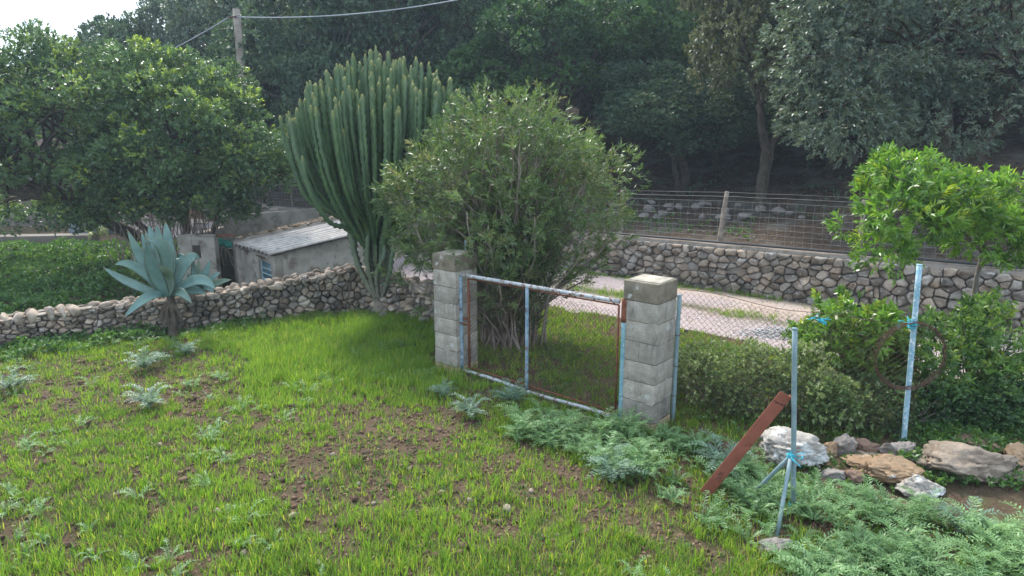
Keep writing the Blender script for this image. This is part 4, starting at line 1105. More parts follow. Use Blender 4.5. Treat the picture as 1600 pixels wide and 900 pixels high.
def trunk_tube(mb, pts, r0, r1, k=10, seed=0):
    r = np.random.default_rng(seed); P = np.array([tuple(p) for p in pts], float); s = poly_s(P); n_ = 14
    si = np.linspace(0, s[-1], n_); C = np.stack([np.interp(si, s, P[:, a]) for a in range(3)], -1)
    for _ in range(2): C[1:-1] = (C[:-2] + 2 * C[1:-1] + C[2:]) / 4
    C[1:-1] += r.normal(size=(n_ - 2, 3)) * r0 * .15
    mb.tube(C, np.linspace(r0, r1, n_) * r.uniform(.9, 1.12, n_), k)
# forest tree patterns; local coordinates about a base at the origin
VAR = []
for v in range(4):
    r = np.random.default_rng(50 + v)
    lob = [((0, 0, 4.0), (1.9, 1.9, 2.0))]
    for k in range(5):
        a = k * 1.26 + r.uniform(-.4, .4); lob.append(((math.cos(a) * r.uniform(1.1, 1.6), math.sin(a) * r.uniform(1.1, 1.6), r.uniform(2.6, 5.0)), tuple(r.uniform(1.0, 1.5, 3) * [1, 1, .85])))
    cl, V, Q, T = crown(lob, 170, .50, 46, 8, .10, .048, 60 + v, gap=.38, spread=.85, slen=.10, ymix=.10, inner=.7, flat=.8)
    mb = MB(); top = [r.uniform(-.3, .3), r.uniform(-.3, .3), 2.2]
    trunk_tube(mb, [(0, 0, -.3), (.1 * r.normal(), .1 * r.normal(), 1.0), top], .16, .10, seed=v)
    trunk_tube(mb, [(.1, 0, -.3), (.4 * (-1) ** v, .1, .9), (.9 * (-1) ** v, .3, 2.6)], .10, .06, seed=v + 9)
    limbs(mb, np.array([top, [.9 * (-1) ** v, .3, 2.4]]), cl, .05, 70 + v, 4)
    VAR.append((V, Q, T, mb))
protos = {}
def forest(v, px, Y, width, topz, m_leaf, label, rot, dx=0, base=None):
    x = (px - 800) / F * (Y * cp + 1.0 * sp) + dx; zb = H1(x, Y) if base is None else base
    t = empty('oak_tree', (x, Y, zb), label, 'tree', 'trees of the hillside wood')
    if v not in protos:
        V, Q, T, mb = VAR[v]
        c_ = npobj('crown', V, Q, m_leaf, t, T, world=False); tr = mb.build('trunk', M_bark, t, smooth=True, world=False); protos[v] = (c_, tr)
    else:
        for o in protos[v]:
            d = o.copy(); col.objects.link(d); d.parent = t
    for o in t.children: pass
    cr = [o for o in bpy.data.objects if o.parent == t and o.name.startswith('crown')][0]
    cr.material_slots[0].link = 'OBJECT'; cr.material_slots[0].material = m_leaf
    s = width / 5.2; t.scale = (s, s, (topz - zb) / 6.2); t.rotation_euler = (0, 0, rot)
    return t
#        variant px   Y   width topz leaf label rot
FT = [
 (0, 1185, 16.6, 4.3, 8.0, L_olive, 'narrow olive brown tree hanging over the terrace left of the large silvery tree', .3),
 (1, 1065, 19.0, 4.6, 5.0, L_oak, 'low dark bluish oak above the middle terrace', 1.2),
 (2, 985, 23.5, 5.2, 8.6, L_mid, 'green oak with bare trunk above the right edge of the oleander', .1),
 (3, 860, 21.5, 5.6, 7.4, L_mid, 'mid green broad oak directly behind the oleander bush', 2.2),
 (1, 745, 24.0, 5.4, 8.8, L_oak, 'dark oak rising behind the right side of the cactus', 3.0),
 (0, 615, 23.0, 5.6, 9.4, L_oak, 'dark oak rising straight behind the cactus head', 4.0),
 (2, 500, 22.0, 5.4, 8.2, L_oak, 'dark rounded oak between the utility pole and the cactus', 5.1),
 (3, 410, 24.5, 5.2, 8.4, L_silver, 'greyish sunlit oak right behind the utility pole', .7),
 (1, 350, 25.5, 4.6, 8.0, L_silver, 'tall greyish oak left of the utility pole against the sky', 1.9),
 (0, 250, 25.5, 4.6, 6.9, L_oak, 'dark oak with uneven top under the bright sky', 2.5),
 (2, 165, 27.0, 4.2, 6.5, L_oak, 'small dark oak peeking over the left tree against the sky', 3.3),
 (3, 1330, 19.5, 5.4, 8.6, L_oak, 'dark oak filling the gap between the olive brown and the silvery tree', 4.4),
 (1, 1130, 26.5, 6.4, 10.6, L_oak, 'high dark oak behind the olive brown tree', 5.3),
 (0, 905, 29.0, 6.4, 11.2, L_oak, 'high oak far up the slope above the mid green oak', .5),
 (2, 700, 30.0, 6.8, 12.0, L_oak, 'high oak far up the slope above the right of the cactus', 1.4),
 (3, 560, 31.0, 6.8, 12.0, L_oak, 'high oak far up the slope left of the cactus top', 2.7),
 (1, 440, 32.0, 6.4, 11.0, L_silver, 'pale far oak high behind the utility pole cable', 3.9),
 (2, 1420, 23.0, 6.4, 10.5, L_oak, 'dark oak hidden behind the large silvery tree', 4.9),
 (0, 1010, 34.0, 7.4, 13.5, L_oak, 'highest oak of the slope above the bare trunked oak', .9),
 (3, 800, 35.0, 7.6, 14.0, L_oak, 'highest oak of the slope above the oleander', 1.7),
 (1, 1560, 20.5, 6.0, 9.0, L_mid, 'dark green oak at the upper right corner', 2.9),
 (2, 1270, 30.0, 7.4, 13.0, L_oak, 'far dark oak high behind the silvery tree', 3.6),
 (1, 1295, 18.6, 4.0, 4.3, L_oak, 'low shaded oak under the left edge of the silvery tree', 2.2),
 (0, 1120, 21.0, 4.2, 4.4, L_oak, 'low shaded oak right of the low bluish one', 3.9),
 (2, 428, 27.0, 4.6, 5.6, L_oak, 'low oak between the left carob and the cactus behind the fence', 1.6),
 (3, 395, 30.0, 5.4, 9.6, L_oak, 'far oak on the skyline beside the bright sky', 5.7),
 (0, 40, 30.0, 5.2, 5.4, L_oak, 'far oak low on the skyline at the left edge', .2),
 (1, 660, 19.5, 3.6, 4.2, L_oak, 'low dark oak just behind the fence and the cactus', 4.7),
 (2, 520, 20.0, 3.8, 4.4, L_oak, 'low dark oak behind the fence left of the cactus', .6),
 (1, 940, 27.0, 4.6, 5.6, L_oak, 'shaded understorey oak behind the bare trunks', 2.0),
 (3, 1180, 24.0, 5.0, 5.4, L_oak, 'shaded understorey oak behind the terrace fence', 3.2),
 (2, 1600, 19.0, 4.6, 5.2, L_oak, 'shaded understorey oak at the far right above the fence', 4.1),
 (1, 1390, 21.5, 4.4, 5.0, L_oak, 'shaded understorey oak under the silvery tree', 2.4),
 (3, 920, 31.0, 5.6, 8.6, L_oak, 'shaded oak up the slope seen between the bare trunks', 5.5),
 (2, 1060, 30.0, 6.6, 9.6, L_oak, 'shaded oak up the slope behind the low bluish oak', .4),
 (0, 720, 34, 6.6, 8.6, L_oak, 'low shaded oak far behind the gap right of the cactus', 3.1),
 (0, 1500, 26.5, 6.2, 6.5, L_oak, 'shaded understorey oak at the right behind the fence', 1.1),
]
for a in FT: forest(*a)
# large silvery tree on the right
def big_tree(name, base, lobes, leaf, args, label, cat, trunk_pts, r0, bark, every=5, k2=None, lr=.05, start=None):
    t = empty(name, tuple(base), label, cat)
    cl, V, Q, T = crown(lobes, *args[0], **args[1])
    npobj('crown', V, Q, leaf, t, T)
    mb = MB()
    for i, pts in enumerate(trunk_pts): trunk_tube(mb, pts, r0 * (.75 ** (i > 0)), r0 * .5, seed=i + 3)
    limbs(mb, np.array([tuple(p[-1]) for p in trunk_pts]) if start is None else start, cl, lr, 5, every)
    mb.build('trunk', bark, t, smooth=True); return t
def L3(px, py, Y, rx, ry, rz): p = atY(px, py, Y); return (tuple(p), (rx, ry, rz))
bx = atY(1450, 300, 14.6); zb = H1(bx.x, 14.6)
big_tree('silvery_tree', (bx.x, 14.6, zb),
  [L3(1460, 60, 13.6, 2.2, 2.0, 2.3), L3(1330, 60, 13.2, 1.35, 1.3, 1.5), L3(1320, 175, 12.9, 1.05, 1.0, 1.0), L3(1560, 160, 12.8, 1.5, 1.4, 1.25), L3(1400, -60, 13.6, 1.9, 1.6, 1.6), L3(1440, 190, 12.9, 1.3, 1.2, 1.0), L3(1600, -40, 13.4, 2.0, 1.7, 1.8)],
  L_silver, ((430, .40, 30, 8, .085, .026, 91), dict(droop=.35, gap=.36, spread=.75, slen=.12, ymix=.12, flat=.9)),
  'large silvery green tree overhanging the terrace at the upper right', 'tree',
  [[(bx.x, 14.6, zb - .3), (bx.x + .1, 14.5, 2.6), (bx.x - .1, 14.2, 4.2)], [(bx.x + .1, 14.6, zb - .2), (bx.x + .7, 14.4, 2.4), (bx.x + 1.2, 14.0, 4.0)]], .2, M_bark)
# carob trees on the left
cbx = atY(285, 300, 15.6)
big_tree('carob_tree', (cbx.x, 15.9, 0),
  [L3(290, 225, 15.0, 1.75, 1.6, 1.45), L3(375, 235, 14.8, 1.0, 1.0, 1.15), L3(230, 150, 15.6, 1.25, 1.3, 1.15), L3(310, 160, 15.6, 1.1, 1.1, .95), L3(200, 265, 14.6, 1.15, 1.1, .8), L3(395, 270, 14.7, .75, .7, .7), L3(290, 290, 14.6, 1.3, 1.0, .55), L3(215, 318, 14.7, .9, .7, .42), L3(330, 322, 14.5, .9, .7, .38), L3(120, 330, 14.9, .55, .5, .4)],
  L_carob, ((600, .27, 24, 8, .072, .032, 92), dict(gap=.37, spread=.8, slen=.10, ymix=.30, inner=.55)),
  'dense rounded carob tree with yellow green tips left of the utility pole', 'tree',
  [[(cbx.x, 15.9, -.3), (cbx.x - .1, 15.7, .6), (cbx.x + .1, 15.5, 1.5)], [(cbx.x + .1, 15.9, -.3), (cbx.x + .6, 15.6, .7), (cbx.x + 1.1, 15.2, 1.6)], [(cbx.x - .1, 15.9, -.2), (cbx.x - .7, 15.4, .7), (cbx.x - 1.2, 15.0, 1.5)]], .12, M_bark, 5)
lt = [atY(215, 372, 15.8), atY(165, 345, 15.4), atY(128, 312, 15.0), atY(70, 306, 14.8), atY(8, 300, 14.6), atY(-90, 270, 14.4)]
t2 = big_tree('leaning_tree', (lt[0].x, lt[0].y, 0),
  [L3(60, 190, 14.4, 1.6, 1.5, 1.2), L3(-20, 130, 14.6, 1.6, 1.5, 1.1), L3(110, 250, 14.6, 1.0, 1.0, .6), L3(20, 255, 14.3, 1.1, 1.0, .6), L3(110, 150, 15.2, 1.1, 1.1, .9), L3(-110, 220, 14.3, 1.4, 1.3, 1.2), L3(140, 330, 15.2, .6, .5, .35), L3(45, 90, 14.8, .9, .9, .55), L3(40, 325, 15.6, .9, .6, .35), L3(-30, 345, 16, .8, .6, .35), L3(95, 345, 16.2, .6, .5, .3)],
  L_carob, ((430, .30, 21, 8, .075, .034, 93), dict(gap=.38, spread=.8, slen=.10, ymix=.28, inner=.5)),
  'carob tree with a thick leaning trunk bent level at the left edge', 'tree',
  [lt, [lt[3], atY(40, 230, 14.7), atY(35, 160, 14.6)], [lt[4], atY(15, 240, 14.5), atY(-30, 170, 14.5)]], .15, M_bark, 5, start=np.array([tuple(lt[3]), tuple(lt[4]), tuple(atY(35, 160, 14.6)), tuple(atY(40, 230, 14.7)), tuple(lt[2])]))
# many thin stems under the carob
mb = MB(); r = np.random.default_rng(15)
for k in range(90):
    x = cbx.x + r.normal() * .75; y = 14.9 + r.normal() * .25; h = r.uniform(.9, 1.7); d = r.normal(size=2) * .35
    q = np.linspace(0, 1, 6)[:, None]; P = np.array([x, y, 0]) + np.array([d[0], d[1], h]) * q + r.normal(size=(6, 3)) * .02
    mb.tube(P, np.linspace(.016, .006, 6), 4, cap=False)
tcar = [o for o in bpy.data.objects if o.name == 'carob_tree'][0]
mb.build('sucker_stems', M_twig, tcar)

# oleander bush behind the gate
ob = at(795, 548, 0); OY = 9.45; ox = ob.x
ol = empty('oleander_bush', (ox, OY, 0), 'large many stemmed oleander bush standing between the gate pillars', 'bush')
r = np.random.default_rng(44); mb = MB(); mt = MB(); SP, SD, TN = [], [], []
def pull(P):     # keeps the stems inside the bush's rounded dome
    P = np.array(P, float); c = np.array([ox, OY, 1.95]); e = np.array([1.58, 1.5, 1.42]); d = (P - c) / e; k = np.linalg.norm(d, axis=1)
    f = np.where((k > .93) & (P[:, 2] > 1.0), .93 / k, 1.0) * np.ones(len(P)); return np.where((P[:, 2] > 1.0)[:, None], c + d * e * f[:, None], P)
for k in range(150):
    ph = r.uniform(0, 6.283); tilt = abs(r.normal()) * .42 + .06; tilt = min(tilt, 1.0)
    L_ = (3.45 - .75 * tilt ** 1.5) * r.uniform(.62, 1.0)
    if math.cos(ph) < 0: L_ *= .95
    b0 = np.array([ox + r.normal() * .22, OY + r.normal() * .18, 0]); dh = np.array([math.cos(ph), math.sin(ph) * .9, 0])
    q = np.linspace(0, 1, 12)[:, None]; bend = r.uniform(-.1, .25)
    P = b0 + dh * (np.sin(tilt) * L_ * (q ** 1.25)) + np.array([0, 0, 1]) * (math.cos(tilt) * L_ * (q - bend * q ** 3 * .5)) + r.normal(size=(12, 3)) * .015
    P = pull(P); mb.tube(P, np.linspace(r.uniform(.012, .024), .006, 12), 5, cap=False)
    for b_ in range(r.integers(5, 9)):
        q0 = r.uniform(.38, 1.0); p0 = np.array([np.interp(q0, q[:, 0], P[:, a]) for a in range(3)])
        td = nrm(P[-1] - P[6]) * .8 + rdir(1, r)[0] * .65 + [0, 0, .15]; td = nrm(td); tl = r.uniform(.25, .6)
        tl *= .75; Pt = p0 + td * tl * np.linspace(0, 1, 6)[:, None] + r.normal(size=(6, 3)) * .012
        mt.tube(Pt, np.linspace(.006, .003, 6), 3, cap=False); tn = np.clip(.5 + r.normal() * .22, 0, 1)
        for c_ in range(4):
            f = r.uniform(.35, 1.0) if c_ else 1.0
            SP.append(p0 + td * tl * f); SD.append(nrm(td + rdir(1, r)[0] * .55)); TN.append(tn)
SP, SD, TN = np.array(SP), np.array(SD), np.array(TN)
V, Q, T = sprigs(SP, SD, 11, .095, .0155, .72, .13, r, TN, (r.random(len(SP)) < .22) * r.uniform(.2, .9, len(SP)))
npobj('foliage', V, Q, L_olean, ol, T)
clO, V, Q, T = crown([L3(795, 262, 9.3, 1.1, 1.1, .86), L3(715, 320, 9.3, .95, .9, .8), L3(868, 315, 9.4, .88, .9, .75), L3(690, 375, 9.2, .5, .6, .4), L3(790, 350, 8.8, 1.0, .8, .7), L3(938, 272, 9.5, .42, .5, .24), L3(660, 320, 9.4, .36, .5, .36)],
    300, .20, 9, 9, .092, .014, 97, gap=.42, spread=.72, slen=.12, ymix=.3, inner=.5, flat=.9)
npobj('outer_foliage', V, Q, L_olean, ol, T); limbs(mt, np.array([[ox + a_ * .3, OY + b_ * .25, 1.0] for a_ in (-1, 0, 1) for b_ in (-1, 0, 1)]), clO, .013, 19, 1, r1=.005)
# denser dark skirt of leaves low in the bush
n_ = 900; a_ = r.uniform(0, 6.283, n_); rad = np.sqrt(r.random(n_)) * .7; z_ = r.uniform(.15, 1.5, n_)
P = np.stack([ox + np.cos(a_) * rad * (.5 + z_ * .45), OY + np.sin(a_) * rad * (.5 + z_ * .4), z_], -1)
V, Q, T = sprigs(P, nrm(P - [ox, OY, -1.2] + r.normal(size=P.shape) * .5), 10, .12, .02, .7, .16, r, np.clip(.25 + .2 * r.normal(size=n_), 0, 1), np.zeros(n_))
npobj('lower_foliage', V, Q, L_olean, ol, T)
mb.build('stems', M_twig, ol); mt.build('twigs', M_twig, ol)

# bright shrub on the right, with trunk
rb = at(1512, 600, 0); YS = 7.6; rx_ = atY(1530, 430, YS).x
st = empty('bright_shrub', (rx_ - .1, YS, 0), 'bright green leafy small tree behind the leaning post at the right edge', 'small tree')
cl1, V1, Q1, T1 = crown([L3(1410, 335, 7.1, .52, .5, .42), L3(1420, 285, 7.3, .38, .4, .26), L3(1500, 335, 7.3, .55, .5, .36), L3(1590, 320, 7.5, .55, .5, .34), L3(1385, 400, 7.0, .28, .3, .25), L3(1660, 350, 7.5, .5, .5, .4), L3(1560, 375, 7.3, .5, .4, .26), L3(1480, 300, 7.3, .4, .4, .25)], 150, .15, 12, 8, .088, .025, 95, gap=.34, spread=.8, slen=.09, ymix=.25, inner=.4)
npobj('crown', V1, Q1, L_bright, st, T1)
mb = MB(); tp = [atY(1512, 640, YS), atY(1520, 470, YS), atY(1535, 395, YS), atY(1545, 350, YS)]
trunk_tube(mb, [(tp[0].x, YS, -.1)] + tp[1:], .035, .022, 8, 2); trunk_tube(mb, [tp[2], atY(1490, 345, 7.3), atY(1430, 310, 7.2)], .018, .01, 6, 3)
limbs(mb, np.array([tuple(tp[3]), tuple(atY(1490, 345, 7.3)), tuple(atY(1430, 310, 7.2))]), cl1, .011, 8, 3, r1=.004); mb.build('trunk', M_bark2, st, smooth=True)
# low shrubs along the fence
def low_shrub(name, lobes, ncl, rc, nsp, k, L, W, leaf, label, seed, ym=.2, grp='low shrubs along the fence', cat='shrub', stems=30, gap=.3):
    c = lobes[0][0]; t = empty(name, (c[0], c[1], 0), label, cat, grp)
    cl, V, Q, T = crown(lobes, ncl, rc, nsp, k, L, W, seed, gap=gap + .04, spread=.8, slen=L * .9, ymix=ym, inner=.3)
    V[:, 2] = np.maximum(V[:, 2], .01); npobj('foliage', V, Q, leaf, t, T)
    mb = MB(); r = np.random.default_rng(seed)
    for k_ in range(stems):
        e = cl[r.integers(len(cl))]; b = np.array([c[0] + (e[0] - c[0]) * .5 + r.normal() * .08, c[1] + (e[1] - c[1]) * .5, 0]); q = np.linspace(0, 1, 6)[:, None]
        mb.tube(b + (e + [0, 0, rc * .6] - b) * q + r.normal(size=(6, 3)) * .015, np.linspace(.007, .003, 6), 4, cap=False)
    mb.build('stems', M_twig, t); return t
def LZ(px, y, z, rx, ry, rz): d = y * cp + (CAMZ - z) * sp; return (((px - 800) / F * d, y, z), (rx, ry, rz))
low_shrub('leafy_shrub', [LZ(1330, 7.2, .75, .42, .4, .45), LZ(1300, 7.4, .5, .4, .35, .4), LZ(1370, 7.2, .45, .4, .35, .4)], 90, .16, 10, 9, .085, .03, L_bright, 'bright leafy shrub between the braced post and the leaning post', 101, gap=.4)
low_shrub('leafy_shrub', [LZ(1475, 7.3, .7, .55, .4, .5), LZ(1500, 7.2, .35, .6, .4, .35), LZ(1440, 7.0, .45, .4, .35, .4)], 60, .15, 9, 8, .08, .028, L_shrub, 'looser leafy shrub behind the wire coil', 102)
low_shrub('leafy_shrub', [LZ(1570, 7.2, .75, .55, .45, .6), LZ(1620, 7.0, .45, .5, .4, .4), LZ(1570, 6.9, .3, .6, .3, .3)], 70, .16, 9, 8, .08, .028, L_shrub, 'leafy shrub at the right edge under the small tree', 103)
low_shrub('scrub_bush', [LZ(1110, 7.1, .3, .35, .4, .38), LZ(1090, 7.5, .2, .4, .4, .3)], 95, .12, 17, 7, .034, .017, L_low, 'scrubby small leaved bush right of the nearer gate pillar', 104, .35)
low_shrub('scrub_bush', [LZ(1180, 6.9, .36, .35, .35, .44), LZ(1210, 6.9, .3, .3, .3, .4)], 105, .12, 17, 7, .034, .017, L_low, 'grey green small leaved bush behind the top of the rusty bar', 105, .45)
low_shrub('scrub_bush', [LZ(1270, 6.6, .32, .35, .3, .42), LZ(1310, 6.5, .2, .35, .3, .3)], 95, .12, 17, 7, .036, .018, L_low, 'dense small leaved bush behind the small heap stones', 106, .3)
low_shrub('scrub_bush', [LZ(1360, 6.6, .2, .4, .3, .32), LZ(1450, 6.65, .15, .45, .25, .28)], 95, .12, 17, 7, .04, .02, L_mid, 'dark low bush behind the round grey boulder', 107, .1)
low_shrub('scrub_bush', [LZ(1560, 6.6, .2, .5, .25, .32)], 80, .12, 20, 7, .04, .02, L_mid, 'dark low bush behind the reddish brown boulder', 108, .1)
low_shrub('scrub_bush', [LZ(1120, 8.2, .12, .5, .3, .18), LZ(1060, 8.3, .1, .3, .3, .15)], 70, .1, 16, 7, .03, .014, L_shrub, 'low green weedy bush on the near verge of the track', 109, .3)
# ------------------------------------------------------------------ ground cover
L_grass = leafmat('grass_blades', (.06, .145, .02), (.20, .34, .035), (.46, .42, .10), .45, .5, .35)
L_fern = leafmat('feathery_weed', (.05, .125, .04), (.21, .345, .14), (.20, .30, .06), .30, .5, .4)
L_thistle = leafmat('silver_thistle_leaves', (.075, .14, .09), (.19, .28, .205), (.30, .38, .30), .25, .5, .4)
L_weed = leafmat('weed_leaves', (.035, .09, .025), (.10, .20, .045), (.20, .30, .05), .38, .45, .45)
def polymask(px, py, poly):
    poly = np.array(poly, float); c = np.zeros(px.shape, bool); n_ = len(poly)
    for a in range(n_):
        x0, y0 = poly[a]; x1, y1 = poly[(a + 1) % n_]
        if y0 == y1: continue
        t = ((y0 > py) != (y1 > py)) & (px < (x1 - x0) * (py - y0) / (y1 - y0) + x0); c ^= t
    return c
gdir = np.array([gR.x - gL.x, gR.y - gL.y]); gdir /= np.linalg.norm(gdir); gno = np.array([gdir[1], -gdir[0]]); gno = gno if gno[1] < 0 else -gno
def in_field(x, y, pad=.03):
    yw = np.interp(x, LW[:, 0], LW[:, 1]); left = (x < LW[-1, 0]) & (y < yw - pad)
    fr = ((x - gL.x) * gno[0] + (y - gL.y) * gno[1]) > 0
    fence = np.where(x > gR.x, y < np.interp(x, [PR.x, pc.x, e1.x, e2.x], [PR.y, pc.y, e1.y, e2.y]) + .15, True)
    return np.where(x < LW[-1, 0], left, fr & fence)
def scatter(n_, x0, x1, y0, y1, r): return r.uniform(x0, x1, n_), r.uniform(y0, y1, n_)
def visible(x, y, z, m=70):
    px, py = proj(x, y, z); return (px > -m) & (px < 1600 + m) & (py < 900 + m * 1.5), px, py
FZ = [(770, 690), (830, 660), (960, 685), (1000, 680), (1080, 640), (1250, 668), (1700, 690), (1750, 1100), (1330, 1000), (1225, 895), (1130, 850), (1060, 795), (950, 750), (880, 712), (800, 690)]
SOIL = [([(0, 560), (150, 570), (330, 545), (400, 575), (370, 620), (200, 640), (60, 660), (-80, 640), (-80, 570)], .42), ([(590, 640), (720, 625), (760, 700), (640, 720), (560, 690)], .40),
        ([(770, 690), (900, 720), (1080, 800), (1060, 870), (930, 820), (760, 740)], .42), ([(-80, 800), (90, 790), (130, 850), (-80, 890)], .35), ([(740, 600), (850, 640), (800, 660), (720, 620)], .45), ([(330, 700), (520, 680), (560, 730), (350, 740)], .7)]
r = np.random.default_rng(77)
def grass(n_, box, dens, hmul, seed, name, label, wmul=1.0, tonef=None, segs=3):
    r = np.random.default_rng(seed)
    x, y = scatter(n_, *box, r); z = height(x, y); ok, px, py = visible(x, y, z)
    ok &= r.random(n_) < dens(x, y, px, py)
    x, y, z, px, py = x[ok], y[ok], z[ok], px[ok], py[ok]
    h = hmul(x, y, px, py)
    nb = 7; idx = np.repeat(np.arange(len(x)), nb); N_ = len(idx)
    a = r.uniform(0, 6.283, N_); sp_ = r.random(N_) ** .7 * .035
    bx_ = x[idx] + np.cos(a) * sp_; by = y[idx] + np.sin(a) * sp_; bz = z[idx] - .01
    L_ = h[idx] * r.uniform(.45, 1.15, N_); lean = r.uniform(.05, .75, N_); a2 = a + r.normal(size=N_) * .7
    k = segs + 1; q = np.linspace(0, 1, k)[None]
    C = np.stack([bx_[:, None] + np.cos(a2)[:, None] * (lean * L_)[:, None] * q ** 1.8, by[:, None] + np.sin(a2)[:, None] * (lean * L_)[:, None] * q ** 1.8,
                  bz[:, None] + L_[:, None] * (q - .30 * lean[:, None] ** 1.2 * q ** 2.6)], -1)
    a3 = a2 + 1.57 + r.normal(size=N_) * .5
    S = np.stack([np.cos(a3), np.sin(a3), r.normal(size=N_) * .15], -1)
    W_ = wmul * .0068 * r.uniform(.6, 1.35, N_)[:, None] * (1 - q ** 2.2 * .93) * (.6 + .4 * np.minimum(1, q * 4))
    V, Q = strips(C, nrm(S), W_)
    tone = np.clip((tonef(x, y, px, py)[idx] if tonef is not None else .5) + r.normal(size=N_) * .2, 0, 1)
    dry = (r.random(N_) < .09) * r.uniform(.4, 1, N_)
    c = np.zeros((N_, k, 2, 3)); c[..., 0] = tone[:, None, None]; c[..., 1] = np.clip(dry[:, None] + .22 * q * (r.random(N_) < .5)[:, None], 0, 1)[:, :, None]
    return tag(npobj(name, V, Q, L_grass, tint=c.reshape(-1, 3)), label, 'grass', kind='stuff')
def dens_field(x, y, px, py):
    n1 = fbm(x * 1.3, y * 1.3, s=201); n2 = fbm(x * 4.2, y * 4.2, s=203, o=3)
    n3 = fbm(x * 9, y * 9, s=205, o=2)
    d = sstep(.365, .53, .30 * n1 + .32 * n2 + .38 * n3)
    d = .10 + .90 * d
    lush = sstep(270, 400, px) * (1 - sstep(690, 760, px)) * sstep(485, 500, py) * (1 - sstep(590, 660, py))
    d = np.maximum(d, lush * .8)
    for poly, f in SOIL: d = np.where(polymask(px + 30 * (n2 - .5) * 2, py + 30 * (n1 - .5) * 2, poly), d * f, d)
    d = np.where(polymask(px, py, FZ), .25 + .7 * sstep(.42, .58, n2), d)
    return d * in_field(x, y)
def h_field(x, y, px, py):
    lush = sstep(270, 400, px) * (1 - sstep(690, 760, px)) * sstep(485, 500, py) * (1 - sstep(590, 660, py))
    return .055 + .085 * fbm(x * 1.7, y * 1.7, s=207) ** 1.3 + lush * (.01 + .10 * fbm(x * 3.1, y * 3.1, s=219, o=2)) + .03 * sstep(700, 900, py)
def tone_field(x, y, px, py):
    lush = sstep(270, 400, px) * (1 - sstep(690, 760, px)) * sstep(485, 500, py) * (1 - sstep(590, 660, py))
    return .05 + .45 * fbm(x * .8, y * .8, s=209) + .55 * fbm(x * 3.4, y * 3.4, s=213, o=2) - .02 + .12 * lush
grass(95000, (-9, 7.5, 3.3, 12), dens_field, h_field, 301, 'field_grass', 'young green grass growing in tufts over the brown field', tonef=tone_field)
def q_of(x, y): return wall_sq(x, y)[1]
def dens_verge(x, y, px, py):
    q = q_of(x, y); n1 = fbm(x * 1.6, y * 1.6, s=211)
    d = sstep(-3.0, -3.35, q) * sstep(.34, .50, n1 + .06) * .9
    strip_ = np.exp(-((q + 1.68) / .22) ** 2) * sstep(.42, .58, n1 + .05) * .9
    foot = np.exp(-((q + .22) / .16) ** 2) * sstep(.35, .5, n1) * .8
    return np.maximum.reduce([d, strip_, foot]) * (~in_field(x, y, -.5)) * (q < -.03)
grass(60000, (-6, 9, 6.2, 18), dens_verge, lambda x, y, px, py: .06 + .08 * fbm(x * 2, y * 2, s=5), 302, 'verge_grass', 'patchy grass on the verges and middle strip of the gravel track', wmul=1.2, tonef=lambda x, y, px, py: .2 + .6 * fbm(x, y, s=6), segs=2)
# feathery leaves
def fern_leaves(B, A, L_, lift, r, npair=11, tone=None, wid=.20):
    """B (n,3) bases, A azimuths, L lengths -> leaflets"""
    n_ = len(B); Vs, Qs, Cs, off = [], [], [], 0
    dh = np.stack([np.cos(A), np.sin(A), 0 * A], -1); side = np.stack([-np.sin(A), np.cos(A), 0 * A], -1)
    def pos(q): return B + dh * (L_ * (q * (.55 + .45 * q)))[:, None] + np.stack([0 * A, 0 * A, L_ * (lift * np.sin(np.minimum(q * 2.0, 3.1)) )], -1)
    for i in range(npair):
        q = .12 + .86 * i / (npair - 1); p = pos(q); t = nrm(pos(q + .03) - pos(q - .03))
        ll = L_ * wid * (math.sin(math.pi * min(1, .12 + q * .88)) ** .7 * .9 + .12)
        for s_ in (-1, 1):
            d = nrm(side * s_ + t * .55 + np.array([0, 0, .22]) + r.normal(size=(n_, 3)) * .12)
            V, Q = leaf_quads(p, d, np.tile([0, 0, 1.], (n_, 1)) + r.normal(size=(n_, 3)) * .2, ll, ll * .24 + .002, .15)
            Vs.append(V); Qs.append(Q + off); off += len(V)
            c = np.zeros((n_, 3)); c[:, 0] = np.clip(tone + r.normal(size=n_) * .12 + .15 * q, 0, 1); Cs.append(np.repeat(c, 4, 0))
    k = 5; C = np.stack([pos(q) for q in np.linspace(0, 1, k)], 1); V, Q = strips(C, side, np.tile(np.linspace(.007, .002, k), (n_, 1)))
    Vs.append(V); Qs.append(Q + off); Cs.append(np.tile([.85, 0, 0], (len(V), 1)))
    return np.concatenate(Vs), np.concatenate(Qs), np.concatenate(Cs)
def rosettes(x, y, z, size, nl, r, tone, wid=.20, npair=11):
    idx = np.repeat(np.arange(len(x)), nl); n_ = len(idx)
    A = r.uniform(0, 6.283, n_); L_ = size[idx] * r.uniform(.55, 1.15, n_)
    B = np.stack([x[idx] + np.cos(A) * .012, y[idx] + np.sin(A) * .012, z[idx]], -1)
    return fern_leaves(B, A, L_, r.uniform(.25, .85, n_), r, npair, tone[idx], wid)
x, y = scatter(4200, .0, 7.0, 3.3, 7.3, r); z = height(x, y); ok, px, py = visible(x, y, z, 120)
n1 = fbm(x * 2, y * 2, s=221)
ok &= polymask(px + 40 * (n1 - .5), py + 40 * (n1 - .5), FZ) & (r.random(len(x)) < np.where((px > 1380) & (py < 830), .75, .08 + .72 * sstep(.42, .58, n1))) & in_field(x, y, 0)
x, y, z, n1 = x[ok], y[ok], z[ok], n1[ok]; zz_ = z + .09 * sstep(.35, .65, n1) * r.random(len(x))
V, Q, T = rosettes(x, y, zz_, .09 + .15 * r.random(len(x)) ** 2 + .05 * n1, 10, r, np.clip(.1 + .75 * fbm(x * 1.2, y * 1.2, s=231) + .18 * r.normal(size=len(x)), 0, 1))
